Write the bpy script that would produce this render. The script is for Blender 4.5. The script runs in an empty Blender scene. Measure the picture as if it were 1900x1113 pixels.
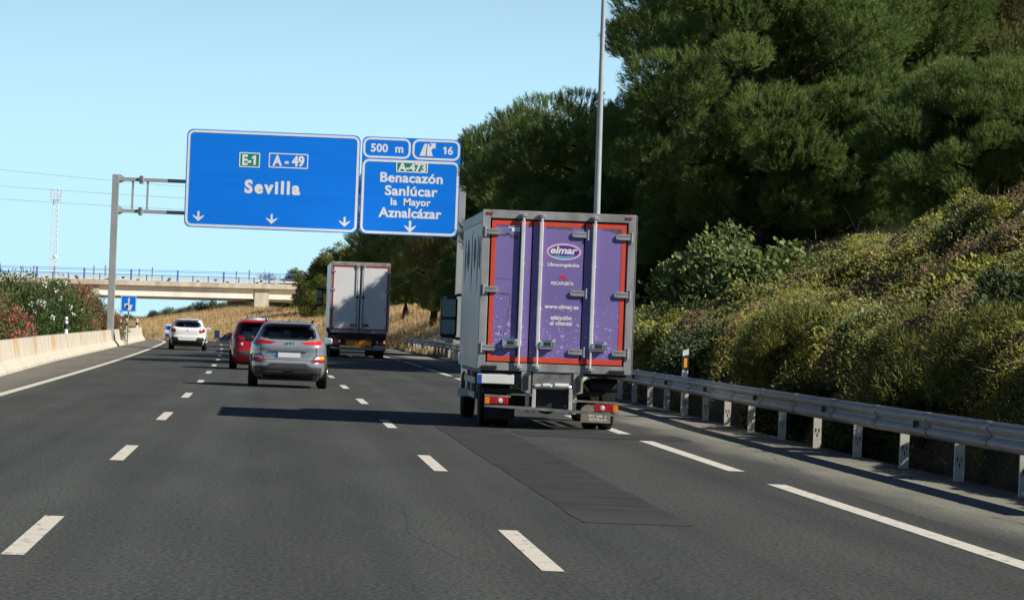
import bpy, bmesh, math, random
import numpy as np
from mathutils import Matrix, Vector

sc = bpy.context.scene
COL = sc.collection
R = math.radians

# ------------------------------------------------------------------ camera
EYE = 1.57
FPX, W, H = 7300.0, 1900.0, 1113.0
ROLL = R(2.2)
d = np.array([503.0 - W / 2, -(593.0 - H / 2), -FPX]); d /= np.linalg.norm(d)
u = np.array([math.sin(ROLL), math.cos(ROLL), 0.0]); u -= u.dot(d) * d; u /= np.linalg.norm(u)
r_ = np.cross(d, u)
cd = bpy.data.cameras.new('camera'); cam = bpy.data.objects.new('camera', cd); COL.objects.link(cam)
cd.sensor_fit = 'HORIZONTAL'; cd.sensor_width = 36.0; cd.lens = FPX / W * 36.0
cd.clip_start = 0.5; cd.clip_end = 20000
m3 = Matrix((tuple(r_), tuple(d), tuple(u)))
cam.matrix_world = Matrix.Translation((0, 0, EYE)) @ m3.to_4x4()
sc.camera = cam

# ------------------------------------------------------------------ light
SUN_EL, SUN_AZ = 37.5, 23.0            # azimuth measured from +X towards the camera (-Y)
wd = bpy.data.worlds.new('World'); sc.world = wd; wd.use_nodes = True
nt = wd.node_tree; nt.nodes.clear()
sky = nt.nodes.new('ShaderNodeTexSky'); sky.sky_type = 'NISHITA'; sky.sun_disc = False
sky.sun_elevation = R(SUN_EL)
sv = Vector((math.cos(R(SUN_EL)) * math.cos(R(SUN_AZ)), -math.cos(R(SUN_EL)) * math.sin(R(SUN_AZ)), math.sin(R(SUN_EL))))
sky.sun_rotation = math.atan2(sv.x, sv.y)
sky.altitude = 50; sky.air_density = 0.42; sky.dust_density = 0.1; sky.ozone_density = 4.0
bg = nt.nodes.new('ShaderNodeBackground'); bg.inputs['Strength'].default_value = 0.06
out = nt.nodes.new('ShaderNodeOutputWorld')
# pale summer haze low over the horizon, thinning out upwards
tcw = nt.nodes.new('ShaderNodeTexCoord'); sxyz = nt.nodes.new('ShaderNodeSeparateXYZ'); nt.links.new(tcw.outputs['Generated'], sxyz.inputs[0])
hz_ = nt.nodes.new('ShaderNodeMapRange'); hz_.interpolation_type = 'SMOOTHSTEP'
hz_.inputs['From Min'].default_value = 0.03; hz_.inputs['From Max'].default_value = 0.17; hz_.inputs['To Min'].default_value = 0.86; hz_.inputs['To Max'].default_value = 0.0
nt.links.new(sxyz.outputs['Z'], hz_.inputs['Value'])
hm = nt.nodes.new('ShaderNodeMix'); hm.data_type = 'RGBA'; hm.inputs['B'].default_value = (7.5, 12.1, 14.3, 1)
nt.links.new(hz_.outputs[0], hm.inputs['Factor']); nt.links.new(sky.outputs[0], hm.inputs['A'])
nt.links.new(hm.outputs['Result'], bg.inputs[0]); nt.links.new(bg.outputs[0], out.inputs[0])
sl = bpy.data.lights.new('sun', 'SUN'); sl.energy = 5.0; sl.angle = R(0.5); sl.color = (1.0, 0.93, 0.82)
so = bpy.data.objects.new('sun', sl); COL.objects.link(so)
so.rotation_euler = sv.to_track_quat('Z', 'Y').to_euler()
vs = sc.view_settings
vs.view_transform = 'Standard'; vs.look = 'None'; vs.gamma = 1.0; vs.use_curve_mapping = False
vs.exposure = 0.45
sc.cycles.max_bounces = 6; sc.cycles.transparent_max_bounces = 12
sc.cycles.diffuse_bounces = 3; sc.cycles.glossy_bounces = 3

# ------------------------------------------------------------------ helpers
rng = np.random.default_rng(7)
random.seed(7)

def tag(o, label=None, cat=None, group=None, kind=None):
    if label: o['label'] = label
    if cat: o['category'] = cat
    if group: o['group'] = group
    if kind: o['kind'] = kind
    return o

def thing(name, label, cat, loc=(0, 0, 0), rz=0.0, group=None):
    o = bpy.data.objects.new(name, None); COL.objects.link(o)
    o.location = loc; o.rotation_euler = (0, 0, rz); o.empty_display_size = 0.2
    return tag(o, label, cat, group)

def copy_tree(o, parent=None):
    c = o.copy(); COL.objects.link(c)
    if parent is not None: c.parent = parent
    for ch in list(o.children): copy_tree(ch, c)
    return c

def link_mesh(name, me, mat=None, parent=None, smooth=False):
    if mat is not None:
        for m in (mat if isinstance(mat, (list, tuple)) else [mat]): me.materials.append(m)
    o = bpy.data.objects.new(name, me); COL.objects.link(o)
    if parent is not None: o.parent = parent
    if smooth: me.polygons.foreach_set('use_smooth', [True] * len(me.polygons))
    return o

def mat(name, col, rough=0.6, metal=0.0, var=0.12, scale=4.0, col2=None, bump=0.0, bscale=60.0, spec=0.5,
        stretch=(1, 1, 1), coat=0.0, emit=None, estr=0.0, trans=0.0, contrast=(0.35, 0.65)):
    m = bpy.data.materials.new(name); m.use_nodes = True
    n = m.node_tree.nodes; l = m.node_tree.links
    b = n['Principled BSDF']
    b.inputs['Roughness'].default_value = rough; b.inputs['Metallic'].default_value = metal
    b.inputs['Specular IOR Level'].default_value = spec
    b.inputs['Coat Weight'].default_value = coat; b.inputs['Coat Roughness'].default_value = 0.06
    tc = n.new('ShaderNodeTexCoord'); mp = n.new('ShaderNodeMapping'); mp.inputs['Scale'].default_value = stretch
    l.new(tc.outputs['Object'], mp.inputs[0])
    no = n.new('ShaderNodeTexNoise'); no.inputs['Scale'].default_value = scale; no.inputs['Detail'].default_value = 6
    l.new(mp.outputs[0], no.inputs['Vector'])
    mr = n.new('ShaderNodeMapRange'); mr.inputs['From Min'].default_value = contrast[0]; mr.inputs['From Max'].default_value = contrast[1]
    l.new(no.outputs['Fac'], mr.inputs['Value'])
    mx = n.new('ShaderNodeMix'); mx.data_type = 'RGBA'
    l.new(mr.outputs[0], mx.inputs['Factor'])
    c2 = col2 if col2 else tuple(min(1, c * (1 + var)) for c in col)
    c1 = col if col2 else tuple(c * (1 - var) for c in col)
    mx.inputs['A'].default_value = (*c1, 1); mx.inputs['B'].default_value = (*c2, 1)
    l.new(mx.outputs['Result'], b.inputs['Base Color'])
    if bump:
        nb = n.new('ShaderNodeTexNoise'); nb.inputs['Scale'].default_value = bscale; nb.inputs['Detail'].default_value = 4
        l.new(mp.outputs[0], nb.inputs['Vector'])
        bp = n.new('ShaderNodeBump'); bp.inputs['Strength'].default_value = bump; bp.inputs['Distance'].default_value = 0.02
        l.new(nb.outputs['Fac'], bp.inputs['Height']); l.new(bp.outputs[0], b.inputs['Normal'])
    if emit:
        b.inputs['Emission Color'].default_value = (*emit, 1); b.inputs['Emission Strength'].default_value = estr
    return m

class B:
    """collects shapes in a bmesh and links them as one mesh"""
    def __init__(s): s.bm = bmesh.new()
    def _new(s, vs, M=None):
        return vs
    def box(s, c, size, bev=0.0, rot=None, seg=1):
        x, y, z = (v / 2 for v in size)
        mtx = Matrix.Translation(c) @ (rot.to_4x4() if rot is not None else Matrix.Identity(4))
        vs = [s.bm.verts.new(mtx @ Vector(p)) for p in ((-x,-y,-z),(x,-y,-z),(x,y,-z),(-x,y,-z),(-x,-y,z),(x,-y,z),(x,y,z),(-x,y,z))]
        fs = [s.bm.faces.new([vs[i] for i in f]) for f in ((3,2,1,0),(4,5,6,7),(0,1,5,4),(1,2,6,5),(2,3,7,6),(3,0,4,7))]
        if bev > 0:
            es = {e for f in fs for e in f.edges}
            bmesh.ops.bevel(s.bm, geom=list(es), offset=bev, segments=seg, affect='EDGES', profile=0.5)
        return s
    def bb(s, x0, x1, y0, y1, z0, z1, bev=0.0):
        return s.box(((x0+x1)/2, (y0+y1)/2, (z0+z1)/2), (abs(x1-x0), abs(y1-y0), abs(z1-z0)), bev)
    def cyl(s, p0, p1, r0, r1=None, n=12, cap=True):
        r1 = r0 if r1 is None else r1
        p0, p1 = Vector(p0), Vector(p1); a = (p1 - p0).normalized()
        q = a.to_track_quat('Z', 'Y').to_matrix()
        ra, rb = [], []
        for i in range(n):
            t = 2 * math.pi * i / n; o = q @ Vector((math.cos(t), math.sin(t), 0))
            ra.append(s.bm.verts.new(p0 + o * r0)); rb.append(s.bm.verts.new(p1 + o * r1))
        for i in range(n):
            j = (i + 1) % n; s.bm.faces.new((ra[i], ra[j], rb[j], rb[i]))
        if cap: s.bm.faces.new(ra[::-1]); s.bm.faces.new(rb)
        return s
    def tube(s, pts, rad, n=8):
        pts = [Vector(p) for p in pts]; rr = rad if isinstance(rad, (list, tuple)) else [rad] * len(pts)
        rings = []
        for i, p in enumerate(pts):
            a = (pts[min(i+1, len(pts)-1)] - pts[max(i-1, 0)]).normalized()
            q = a.to_track_quat('Z', 'Y').to_matrix()
            rings.append([s.bm.verts.new(p + q @ Vector((math.cos(2*math.pi*k/n), math.sin(2*math.pi*k/n), 0)) * rr[i]) for k in range(n)])
        for a, b in zip(rings, rings[1:]):
            for k in range(n): s.bm.faces.new((a[k], a[(k+1) % n], b[(k+1) % n], b[k]))
        s.bm.faces.new(rings[0][::-1]); s.bm.faces.new(rings[-1])
        return s
    def prism(s, poly, y0, y1, M=None):
        """polygon in (x,z), from y0 to y1"""
        a = [s.bm.verts.new((p[0], y0, p[1])) for p in poly]; b = [s.bm.verts.new((p[0], y1, p[1])) for p in poly]
        if M is not None:
            for v in a + b: v.co = M @ v.co
        s.bm.faces.new(a); s.bm.faces.new(b[::-1]); n = len(poly)
        for i in range(n):
            j = (i + 1) % n; s.bm.faces.new((a[j], a[i], b[i], b[j]))
        return s
    def prism_side(s, poly, x0, x1):
        """polygon in (y,z), from x0 to x1"""
        a = [s.bm.verts.new((x0, p[0], p[1])) for p in poly]; b = [s.bm.verts.new((x1, p[0], p[1])) for p in poly]
        s.bm.faces.new(a[::-1]); s.bm.faces.new(b); n = len(poly)
        for i in range(n):
            j = (i + 1) % n; s.bm.faces.new((a[i], a[j], b[j], b[i]))
        return s
    def ring(s, outer, inner, y0, y1):
        """frame between two (x,z) outlines with equal point counts"""
        n = len(outer)
        V = [[s.bm.verts.new((p[0], y, p[1])) for p in poly] for y in (y0, y1) for poly in (outer, inner)]
        o0, i0, o1, i1 = V
        for k in range(n):
            j = (k + 1) % n
            s.bm.faces.new((o0[k], o0[j], i0[j], i0[k])); s.bm.faces.new((o1[j], o1[k], i1[k], i1[j]))
            s.bm.faces.new((o0[j], o0[k], o1[k], o1[j])); s.bm.faces.new((i0[k], i0[j], i1[j], i1[k]))
        return s
    def lathe(s, prof, c, axis='X', n=28):
        """profile [(a, r)] turned about an axis through c"""
        rings = []
        for a, r in prof:
            ring = []
            for k in range(n):
                t = 2 * math.pi * k / n; p, q = r * math.cos(t), r * math.sin(t)
                v = (a, p, q) if axis == 'X' else ((p, a, q) if axis == 'Y' else (p, q, a))
                ring.append(s.bm.verts.new(Vector(c) + Vector(v)))
            rings.append(ring)
        for a, b in zip(rings, rings[1:]):
            for k in range(n): s.bm.faces.new((a[k], a[(k+1) % n], b[(k+1) % n], b[k]))
        s.bm.faces.new(rings[0]); s.bm.faces.new(rings[-1][::-1])
        return s
    def sphere(s, c, r, sc_=(1, 1, 1), n=12):
        M = Matrix.Translation(c) @ Matrix.Diagonal((*[r * k for k in sc_], 1))
        bmesh.ops.create_uvsphere(s.bm, u_segments=n, v_segments=max(6, n // 2), radius=1, matrix=M); return s
    def done(s, name, m, parent=None, smooth=False, split=False):
        s.bm.verts.index_update(); bmesh.ops.recalc_face_normals(s.bm, faces=s.bm.faces)
        if split:
            return s._split(name, m, parent)
        me = bpy.data.meshes.new(name); s.bm.to_mesh(me); s.bm.free()
        o = link_mesh(name, me, m, parent, smooth)
        if smooth: me.set_sharp_from_angle(angle=R(42))
        return o
    def _split(s, name, m, parent):
        left = set(s.bm.verts); first = None
        while left:
            st = [left.pop()]; comp = set(st)
            while st:
                v = st.pop()
                for e in v.link_edges:
                    q = e.other_vert(v)
                    if q in left: left.discard(q); comp.add(q); st.append(q)
            ix = {v: i for i, v in enumerate(sorted(comp, key=lambda v: v.index))}
            vs = sorted(comp, key=lambda v: v.index)
            fs = {f for v in comp for f in v.link_faces}
            me = bpy.data.meshes.new(name); me.from_pydata([tuple(v.co) for v in vs], [], [[ix[v] for v in f.verts] for f in fs]); me.update()
            o = link_mesh(name, me, m, parent); first = first or o
        s.bm.free(); return first

def np_mesh(name, verts, nper):
    """verts: (N*nper,3) independent faces of nper corners"""
    verts = np.ascontiguousarray(verts, dtype=np.float32).reshape(-1, 3)
    nv = len(verts); nf = nv // nper
    me = bpy.data.meshes.new(name)
    me.vertices.add(nv); me.vertices.foreach_set('co', verts.ravel())
    me.loops.add(nv); me.loops.foreach_set('vertex_index', np.arange(nv, dtype=np.int32))
    me.polygons.add(nf)
    me.polygons.foreach_set('loop_start', np.arange(0, nv, nper, dtype=np.int32))
    me.update(calc_edges=True)
    return me

def unit(v): return v / np.maximum(np.linalg.norm(v, axis=-1, keepdims=True), 1e-9)

LIGHT = np.array([sv.x, sv.y, sv.z]) * .8 + np.array([0, 0, .35])
def leaf_verts(c, dr, length, width, g=rng, face=0.0):
    """diamond leaves; face > 0 turns the blades towards the light, as plants do"""
    n = len(c); dr = unit(dr)
    rnd = g.normal(size=(n, 3))
    if face:
        nn_ = unit(LIGHT * face + g.normal(size=(n, 3)) * .55); dr = unit(dr - nn_ * (dr * nn_).sum(1, keepdims=True)); side = unit(np.cross(nn_, dr))
    else: side = unit(np.cross(dr, rnd))
    L = np.broadcast_to(np.asarray(length, float).reshape(-1, 1), (n, 1)); Wd = np.broadcast_to(np.asarray(width, float).reshape(-1, 1), (n, 1))
    mid = c + dr * L * 0.45
    nrm = np.cross(dr, side)
    return np.stack([c, mid + side * Wd / 2 + nrm * Wd * .15, c + dr * L, mid - side * Wd / 2 + nrm * Wd * .15], 1).reshape(-1, 3)

def blade_verts(c, dr, length, width, g=rng, face=0.0):
    n = len(c); dr = unit(dr); side = unit(np.cross(dr, (LIGHT * face if face else 0) + g.normal(size=(n, 3)) * (.5 if face else 1)))
    L = np.broadcast_to(np.asarray(length, float).reshape(-1, 1), (n, 1)); Wd = np.broadcast_to(np.asarray(width, float).reshape(-1, 1), (n, 1))
    return np.stack([c - side * Wd / 2, c + side * Wd / 2, c + dr * L], 1).reshape(-1, 3)

def vnoise(x, y, seed=0):
    """smooth lattice noise 0..1"""
    x = np.asarray(x, float); y = np.asarray(y, float)
    xi, yi = np.floor(x).astype(int), np.floor(y).astype(int); fx, fy = x - xi, y - yi
    fx = fx * fx * (3 - 2 * fx); fy = fy * fy * (3 - 2 * fy)
    def h(a, b):
        q = (a * 374761393 + b * 668265263 + seed * 974711) & 0x7fffffff
        q = ((q ^ (q >> 13)) * 1274126177) & 0x7fffffff
        return ((q ^ (q >> 16)) & 0xffff) / 65535.0
    return (h(xi, yi) * (1-fx) + h(xi+1, yi) * fx) * (1-fy) + (h(xi, yi+1) * (1-fx) + h(xi+1, yi+1) * fx) * fy

def rrect(x0, x1, z0, z1, r, n=6):
    pts = []
    for cx, cz, a0 in ((x1-r, z0+r, -90), (x1-r, z1-r, 0), (x0+r, z1-r, 90), (x0+r, z0+r, 180)):
        for k in range(n + 1):
            t = R(a0 + 90 * k / n); pts.append((cx + r * math.cos(t), cz + r * math.sin(t)))
    return pts

def text_mesh(body, bold=0.0, shear=0.0, spacing=1.0):
    cu = bpy.data.curves.new('lettering', 'FONT'); cu.body = body; cu.size = 1.0; cu.offset = bold; cu.shear = shear
    cu.space_character = spacing; cu.resolution_u = 4; cu.extrude = 0.002
    o = bpy.data.objects.new('lettering', cu); COL.objects.link(o)
    dg = bpy.context.evaluated_depsgraph_get(); dg.update()
    me = bpy.data.meshes.new_from_object(o.evaluated_get(dg))
    bpy.data.objects.remove(o); bpy.data.curves.remove(cu)
    return me
_cap = []
def text(body, cx, base, cap, width, y, m, parent, bold=0.03, shear=0.0, spacing=1.0, name='lettering', thick=0.004):
    """lettering facing -Y, centred on cx, baseline at height base"""
    if not _cap:
        t = text_mesh('H', 0); _cap.append(max(v.co.y for v in t.vertices)); bpy.data.meshes.remove(t)
    me = text_mesh(body, bold, shear, spacing)
    n = len(me.vertices); co = np.empty(n * 3, np.float32); me.vertices.foreach_get('co', co); co = co.reshape(-1, 3)
    x0, x1 = co[:, 0].min(), co[:, 0].max(); s = cap / _cap[0]
    sx = width / (x1 - x0) if width else s
    o = np.stack([cx + (co[:, 0] - (x0 + x1) / 2) * sx, y - co[:, 2] / 0.002 * thick / 2, base + co[:, 1] * s], 1)
    me.vertices.foreach_set('co', o.astype(np.float32).ravel()); me.update()
    return link_mesh(name, me, m, parent)

# ------------------------------------------------------------------ road geometry
def cx_(Y):
    Y = np.asarray(Y, float)
    return -4.3e-5 * np.clip(Y - 60, 0, None) ** 2 - 1.0e-3 * np.clip(Y - 230, 0, None) ** 2
def rz_(Y):
    Y = np.asarray(Y, float)
    a = np.clip(Y - 255, 0, 85) ** 2 / 3600.0
    return -(a + 1.0 * (1 - np.exp(-np.clip(Y - 340, 0, None) / 21.0)))
def sstep(a, b, x):
    t = np.clip((np.asarray(x, float) - a) / (b - a), 0, 1); return t * t * (3 - 2 * t)
RAIL_Y = [-20, 30, 66, 71, 87, 140, 200, 255, 300]
RAIL_X = [8.0, 8.0, 8.05, 8.15, 8.3, 8.65, 9.0, 8.75, 5.5]
def rail_x(Y): return np.interp(Y, RAIL_Y, RAIL_X)
BAR_Y = [20, 93, 125, 176, 223, 245, 260, 280, 300, 330]
BAR_X = [-5.2, -6.3, -6.8, -7.2, -7.55, -7.75, -8.6, -11.0, -14.3, -21.0]
def bar_x(Y): return np.interp(Y, BAR_Y, BAR_X)

def height(X, Y):
    X = np.asarray(X, float); Y = np.asarray(Y, float)
    zr = rz_(Y); edge = np.where(Y < 255, rail_x(np.minimum(Y, 255)) + 0.15, cx_(Y) + 8.75 + cx_(255) * 0 + 1.2)
    s = X - edge
    far = sstep(200, 285, Y)
    near = -0.65 * sstep(0, 0.45, s) * (1 - sstep(0.75, 1.5, s)) + 0.42 * sstep(0.75, 1.25, s) + 4.9 * (0.55 * sstep(0.3, 10.8, s) + 0.45 * np.clip((s - 0.3) / 10.5, 0, 1)) + 0.03 * np.clip(s - 10.8, 0, 60)
    nearh = near * (1 - 0.45 * sstep(150, 250, Y)) * (1 - 0.13 * sstep(88, 112, Y))
    B_ = np.minimum(0.5 * np.clip(s, 0, None), 2.8) + 0.19 * np.clip(s - 5.6, 0, 14)
    B_ = np.minimum(B_, np.maximum(0.4, 0.75 + 0.165 * (X + 14.2)) - zr + 0.0 * Y)
    B_ = np.where(s > 0, np.maximum(B_, 0), B_)
    farh = B_ * (1 - 0.75 * sstep(432, 470, Y))
    bank = nearh * (1 - far) + farh * far
    left = -0.25 * sstep(0.5, 3.0, bar_x(Y) - X)
    bump = 0.25 * (vnoise(X / 3.1, Y / 3.7, 3) - 0.5) * sstep(1, 4, s) + 0.1 * (vnoise(X / 1.1, Y / 1.3, 5) - .5) * sstep(0.4, 2, s)
    return zr - 0.06 + np.where(s > 0, bank + bump, np.where(X < bar_x(Y), left, 0.0))

# ------------------------------------------------------------------ setting materials
def asphalt_mat(name, c1, c2, tracks=True, speck=0.35):
    m = bpy.data.materials.new(name); m.use_nodes = True; n = m.node_tree.nodes; l = m.node_tree.links
    b = n['Principled BSDF']; b.inputs['Roughness'].default_value = 0.85; b.inputs['Specular IOR Level'].default_value = 0.3
    tc = n.new('ShaderNodeTexCoord')
    def noise(scale, stretch, detail=5):
        mp = n.new('ShaderNodeMapping'); mp.inputs['Scale'].default_value = stretch; l.new(tc.outputs['Object'], mp.inputs[0])
        no = n.new('ShaderNodeTexNoise'); no.inputs['Scale'].default_value = scale; no.inputs['Detail'].default_value = detail
        l.new(mp.outputs[0], no.inputs['Vector']); return no.outputs['Fac']
    big = noise(0.9, (1, 0.12, 1)); fine = noise(28, (1, 0.35, 1), 3); trk = noise(1.3, (1, 0.004, 1), 2)
    mr = n.new('ShaderNodeMapRange'); mr.inputs['From Min'].default_value = 0.35; mr.inputs['From Max'].default_value = 0.65; l.new(big, mr.inputs['Value'])
    mx = n.new('ShaderNodeMix'); mx.data_type = 'RGBA'; mx.inputs['A'].default_value = (*c1, 1); mx.inputs['B'].default_value = (*c2, 1)
    l.new(mr.outputs[0], mx.inputs['Factor'])
    def mul(col, fac, lo, hi, a=0.3, b_=0.7):
        q = n.new('ShaderNodeMapRange'); q.inputs['From Min'].default_value = a; q.inputs['From Max'].default_value = b_
        q.inputs['To Min'].default_value = lo; q.inputs['To Max'].default_value = hi; l.new(fac, q.inputs['Value'])
        vm = n.new('ShaderNodeVectorMath'); vm.operation = 'SCALE'; l.new(col, vm.inputs[0]); l.new(q.outputs[0], vm.inputs['Scale']); return vm.outputs[0]
    c = mul(mx.outputs['Result'], fine, 1 - speck, 1 + speck)
    if tracks: c = mul(c, trk, 0.78, 1.2)
    # hairline cracks
    mp = n.new('ShaderNodeMapping'); mp.inputs['Scale'].default_value = (0.55, 0.06, 1); l.new(tc.outputs['Object'], mp.inputs[0])
    wob = n.new('ShaderNodeTexNoise'); wob.inputs['Scale'].default_value = 2.0; wob.inputs['Detail'].default_value = 6; l.new(mp.outputs[0], wob.inputs['Vector'])
    add = n.new('ShaderNodeMixRGB'); add.blend_type = 'ADD'; add.inputs[0].default_value = 0.35; l.new(mp.outputs[0], add.inputs[1]); l.new(wob.outputs['Color'], add.inputs[2])
    vo = n.new('ShaderNodeTexVoronoi'); vo.feature = 'DISTANCE_TO_EDGE'; vo.inputs['Scale'].default_value = 0.9; l.new(add.outputs[0], vo.inputs['Vector'])
    gate = noise(0.35, (1, 0.1, 1), 2)
    g2 = n.new('ShaderNodeMapRange'); g2.inputs['From Min'].default_value = 0.5; g2.inputs['From Max'].default_value = 0.6
    g2.inputs['To Min'].default_value = 0.0; g2.inputs['To Max'].default_value = 0.0022; l.new(gate, g2.inputs['Value'])
    lt = n.new('ShaderNodeMath'); lt.operation = 'LESS_THAN'; l.new(vo.outputs['Distance'], lt.inputs[0]); l.new(g2.outputs[0], lt.inputs[1])
    k = n.new('ShaderNodeMix'); k.data_type = 'RGBA'; k.inputs['B'].default_value = (c1[0]*.35, c1[1]*.35, c1[2]*.35, 1)
    l.new(lt.outputs[0], k.inputs['Factor']); l.new(c, k.inputs['A']); l.new(k.outputs['Result'], b.inputs['Base Color'])
    bp = n.new('ShaderNodeBump'); bp.inputs['Strength'].default_value = 0.35; bp.inputs['Distance'].default_value = 0.02
    l.new(fine, bp.inputs['Height']); l.new(bp.outputs[0], b.inputs['Normal'])
    return m

M_ROAD = asphalt_mat('asphalt', (0.041, 0.045, 0.042), (0.055, 0.059, 0.054), True, 0.5)
M_SHOULDER = asphalt_mat('pale_asphalt', (0.19, 0.186, 0.15), (0.235, 0.228, 0.185), True, 0.28)
def blend_x(m, col, x0, x1):
    n = m.node_tree.nodes; l = m.node_tree.links; b = n['Principled BSDF']; src = b.inputs['Base Color'].links[0].from_socket
    tc = n.new('ShaderNodeTexCoord'); sp = n.new('ShaderNodeSeparateXYZ'); l.new(tc.outputs['Object'], sp.inputs[0])
    no = n.new('ShaderNodeTexNoise'); no.inputs['Scale'].default_value = 1.2; mp = n.new('ShaderNodeMapping'); mp.inputs['Scale'].default_value = (1, .15, 1); l.new(tc.outputs['Object'], mp.inputs[0]); l.new(mp.outputs[0], no.inputs['Vector'])
    ad = n.new('ShaderNodeMath'); ad.operation = 'ADD'; l.new(sp.outputs['X'], ad.inputs[0]); l.new(no.outputs['Fac'], ad.inputs[1])
    mr = n.new('ShaderNodeMapRange'); mr.interpolation_type = 'SMOOTHSTEP'; mr.inputs['From Min'].default_value = x0 + .5; mr.inputs['From Max'].default_value = x1 + .5; l.new(ad.outputs[0], mr.inputs['Value'])
    fine = [q for q in n if q.type == 'TEX_NOISE' and abs(q.inputs['Scale'].default_value - 28) < .1][0]
    q = n.new('ShaderNodeMapRange'); q.inputs['From Min'].default_value = .3; q.inputs['From Max'].default_value = .7; q.inputs['To Min'].default_value = .65; q.inputs['To Max'].default_value = 1.35; l.new(fine.outputs['Fac'], q.inputs['Value'])
    vm = n.new('ShaderNodeVectorMath'); vm.operation = 'SCALE'; vm.inputs[0].default_value = col; l.new(q.outputs[0], vm.inputs['Scale'])
    mx = n.new('ShaderNodeMix'); mx.data_type = 'RGBA'; l.new(mr.outputs[0], mx.inputs['Factor']); l.new(vm.outputs[0], mx.inputs['A']); l.new(src, mx.inputs['B']); l.new(mx.outputs['Result'], b.inputs['Base Color'])
blend_x(M_SHOULDER, (0.048, 0.052, 0.048), 5.95, 7.2)
blend_x(M_SHOULDER, (0.085, 0.078, 0.062), 8.15, 7.65)
M_GRAVEL = asphalt_mat('gritty_asphalt', (0.12, 0.113, 0.10), (0.16, 0.15, 0.13), False, 0.4)
M_PATCH = mat('tar_patch', (0.026, 0.0245, 0.027), 0.85, 0, 0.2, 1.6, (0.043, 0.042, 0.042), 0.12, 30, 0.3, (0.8, 1.2, 1))
def fade_patch(m):
    n = m.node_tree.nodes; l = m.node_tree.links; b = n['Principled BSDF']; src = b.inputs['Base Color'].links[0].from_socket
    tc = n.new('ShaderNodeTexCoord'); sp = n.new('ShaderNodeSeparateXYZ'); l.new(tc.outputs['Object'], sp.inputs[0])
    no = n.new('ShaderNodeTexNoise'); no.inputs['Scale'].default_value = 5.0; no.inputs['Detail'].default_value = 6; l.new(tc.outputs['Object'], no.inputs['Vector'])
    ma = n.new('ShaderNodeMath'); ma.operation = 'MULTIPLY_ADD'; ma.inputs[1].default_value = 5.0; l.new(no.outputs['Fac'], ma.inputs[0]); l.new(sp.outputs['Y'], ma.inputs[2])
    mr = n.new('ShaderNodeMapRange'); mr.inputs['From Min'].default_value = 34.6; mr.inputs['From Max'].default_value = 37.5; l.new(ma.outputs[0], mr.inputs['Value'])
    mx = n.new('ShaderNodeMix'); mx.data_type = 'RGBA'; l.new(mr.outputs[0], mx.inputs['Factor']); mx.inputs['A'].default_value = (0.047, 0.050, 0.047, 1); l.new(src, mx.inputs['B']); l.new(mx.outputs['Result'], b.inputs['Base Color'])
fade_patch(M_PATCH)
M_PAINT = mat('road_paint', (0.17, 0.165, 0.15), 0.75, 0, 0.1, 9, (0.55, 0.53, 0.465), 0.3, 40, 0.3, (1, 0.35, 1), contrast=(0.26, 0.42))
M_CONC = mat('barrier_concrete', (0.62, 0.585, 0.50), 0.85, 0, 0.2, 1.2, (0.74, 0.71, 0.63), 0.25, 25, 0.2, (1, 1, 0.35))
M_BRIDGE = mat('bridge_concrete', (0.34, 0.305, 0.245), 0.9, 0, 0.2, 1.0, (0.50, 0.46, 0.385), 0.3, 8, 0.2, (1, 1, 0.4))
M_GIRDER = mat('girder_concrete', (0.62, 0.595, 0.53), 0.9, 0, 0.2, 0.6, (0.74, 0.715, 0.655), 0.2, 8, 0.2, (1, 1, 0.3))
M_GALV = mat('galvanised_steel', (0.30, 0.32, 0.32), 0.5, 0.6, 0.15, 3, (0.42, 0.44, 0.44), 0.1, 20)
M_GANTRY = mat('gantry_paint', (0.36, 0.39, 0.38), 0.6, 0.1, 0.08, 1.5)
M_POSTZ = mat('zinc_post', (0.46, 0.44, 0.38), 0.6, 0.15, 0.2, 6, (0.62, 0.60, 0.54), 0.15, 30, 0.3)
M_BLACK = mat('black_plastic', (0.012, 0.012, 0.013), 0.5, 0, 0.2)
M_RUBBER = mat('tyre_rubber', (0.012, 0.012, 0.012), 0.8, 0, 0.25, 12, None, 0.2, 60, 0.2)
M_DARKM = mat('dark_chassis', (0.02, 0.021, 0.022), 0.6, 0.2, 0.3, 5)
M_WHITE = mat('white_paint', (0.78, 0.78, 0.77), 0.4, 0, 0.05, 3)
M_SIGNB = mat('sign_blue', (0.0, 0.20, 0.86), 0.5, 0, 0.06, 0.8, (0.0, 0.225, 0.93), 0, 60, 0.3, (0.2, 1, 6))
M_SIGNW = mat('sign_white', (0.84, 0.86, 0.86), 0.5, 0, 0.03, 2)
M_SIGNG = mat('sign_green', (0.0, 0.25, 0.16), 0.5, 0, 0.05, 2)

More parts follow.
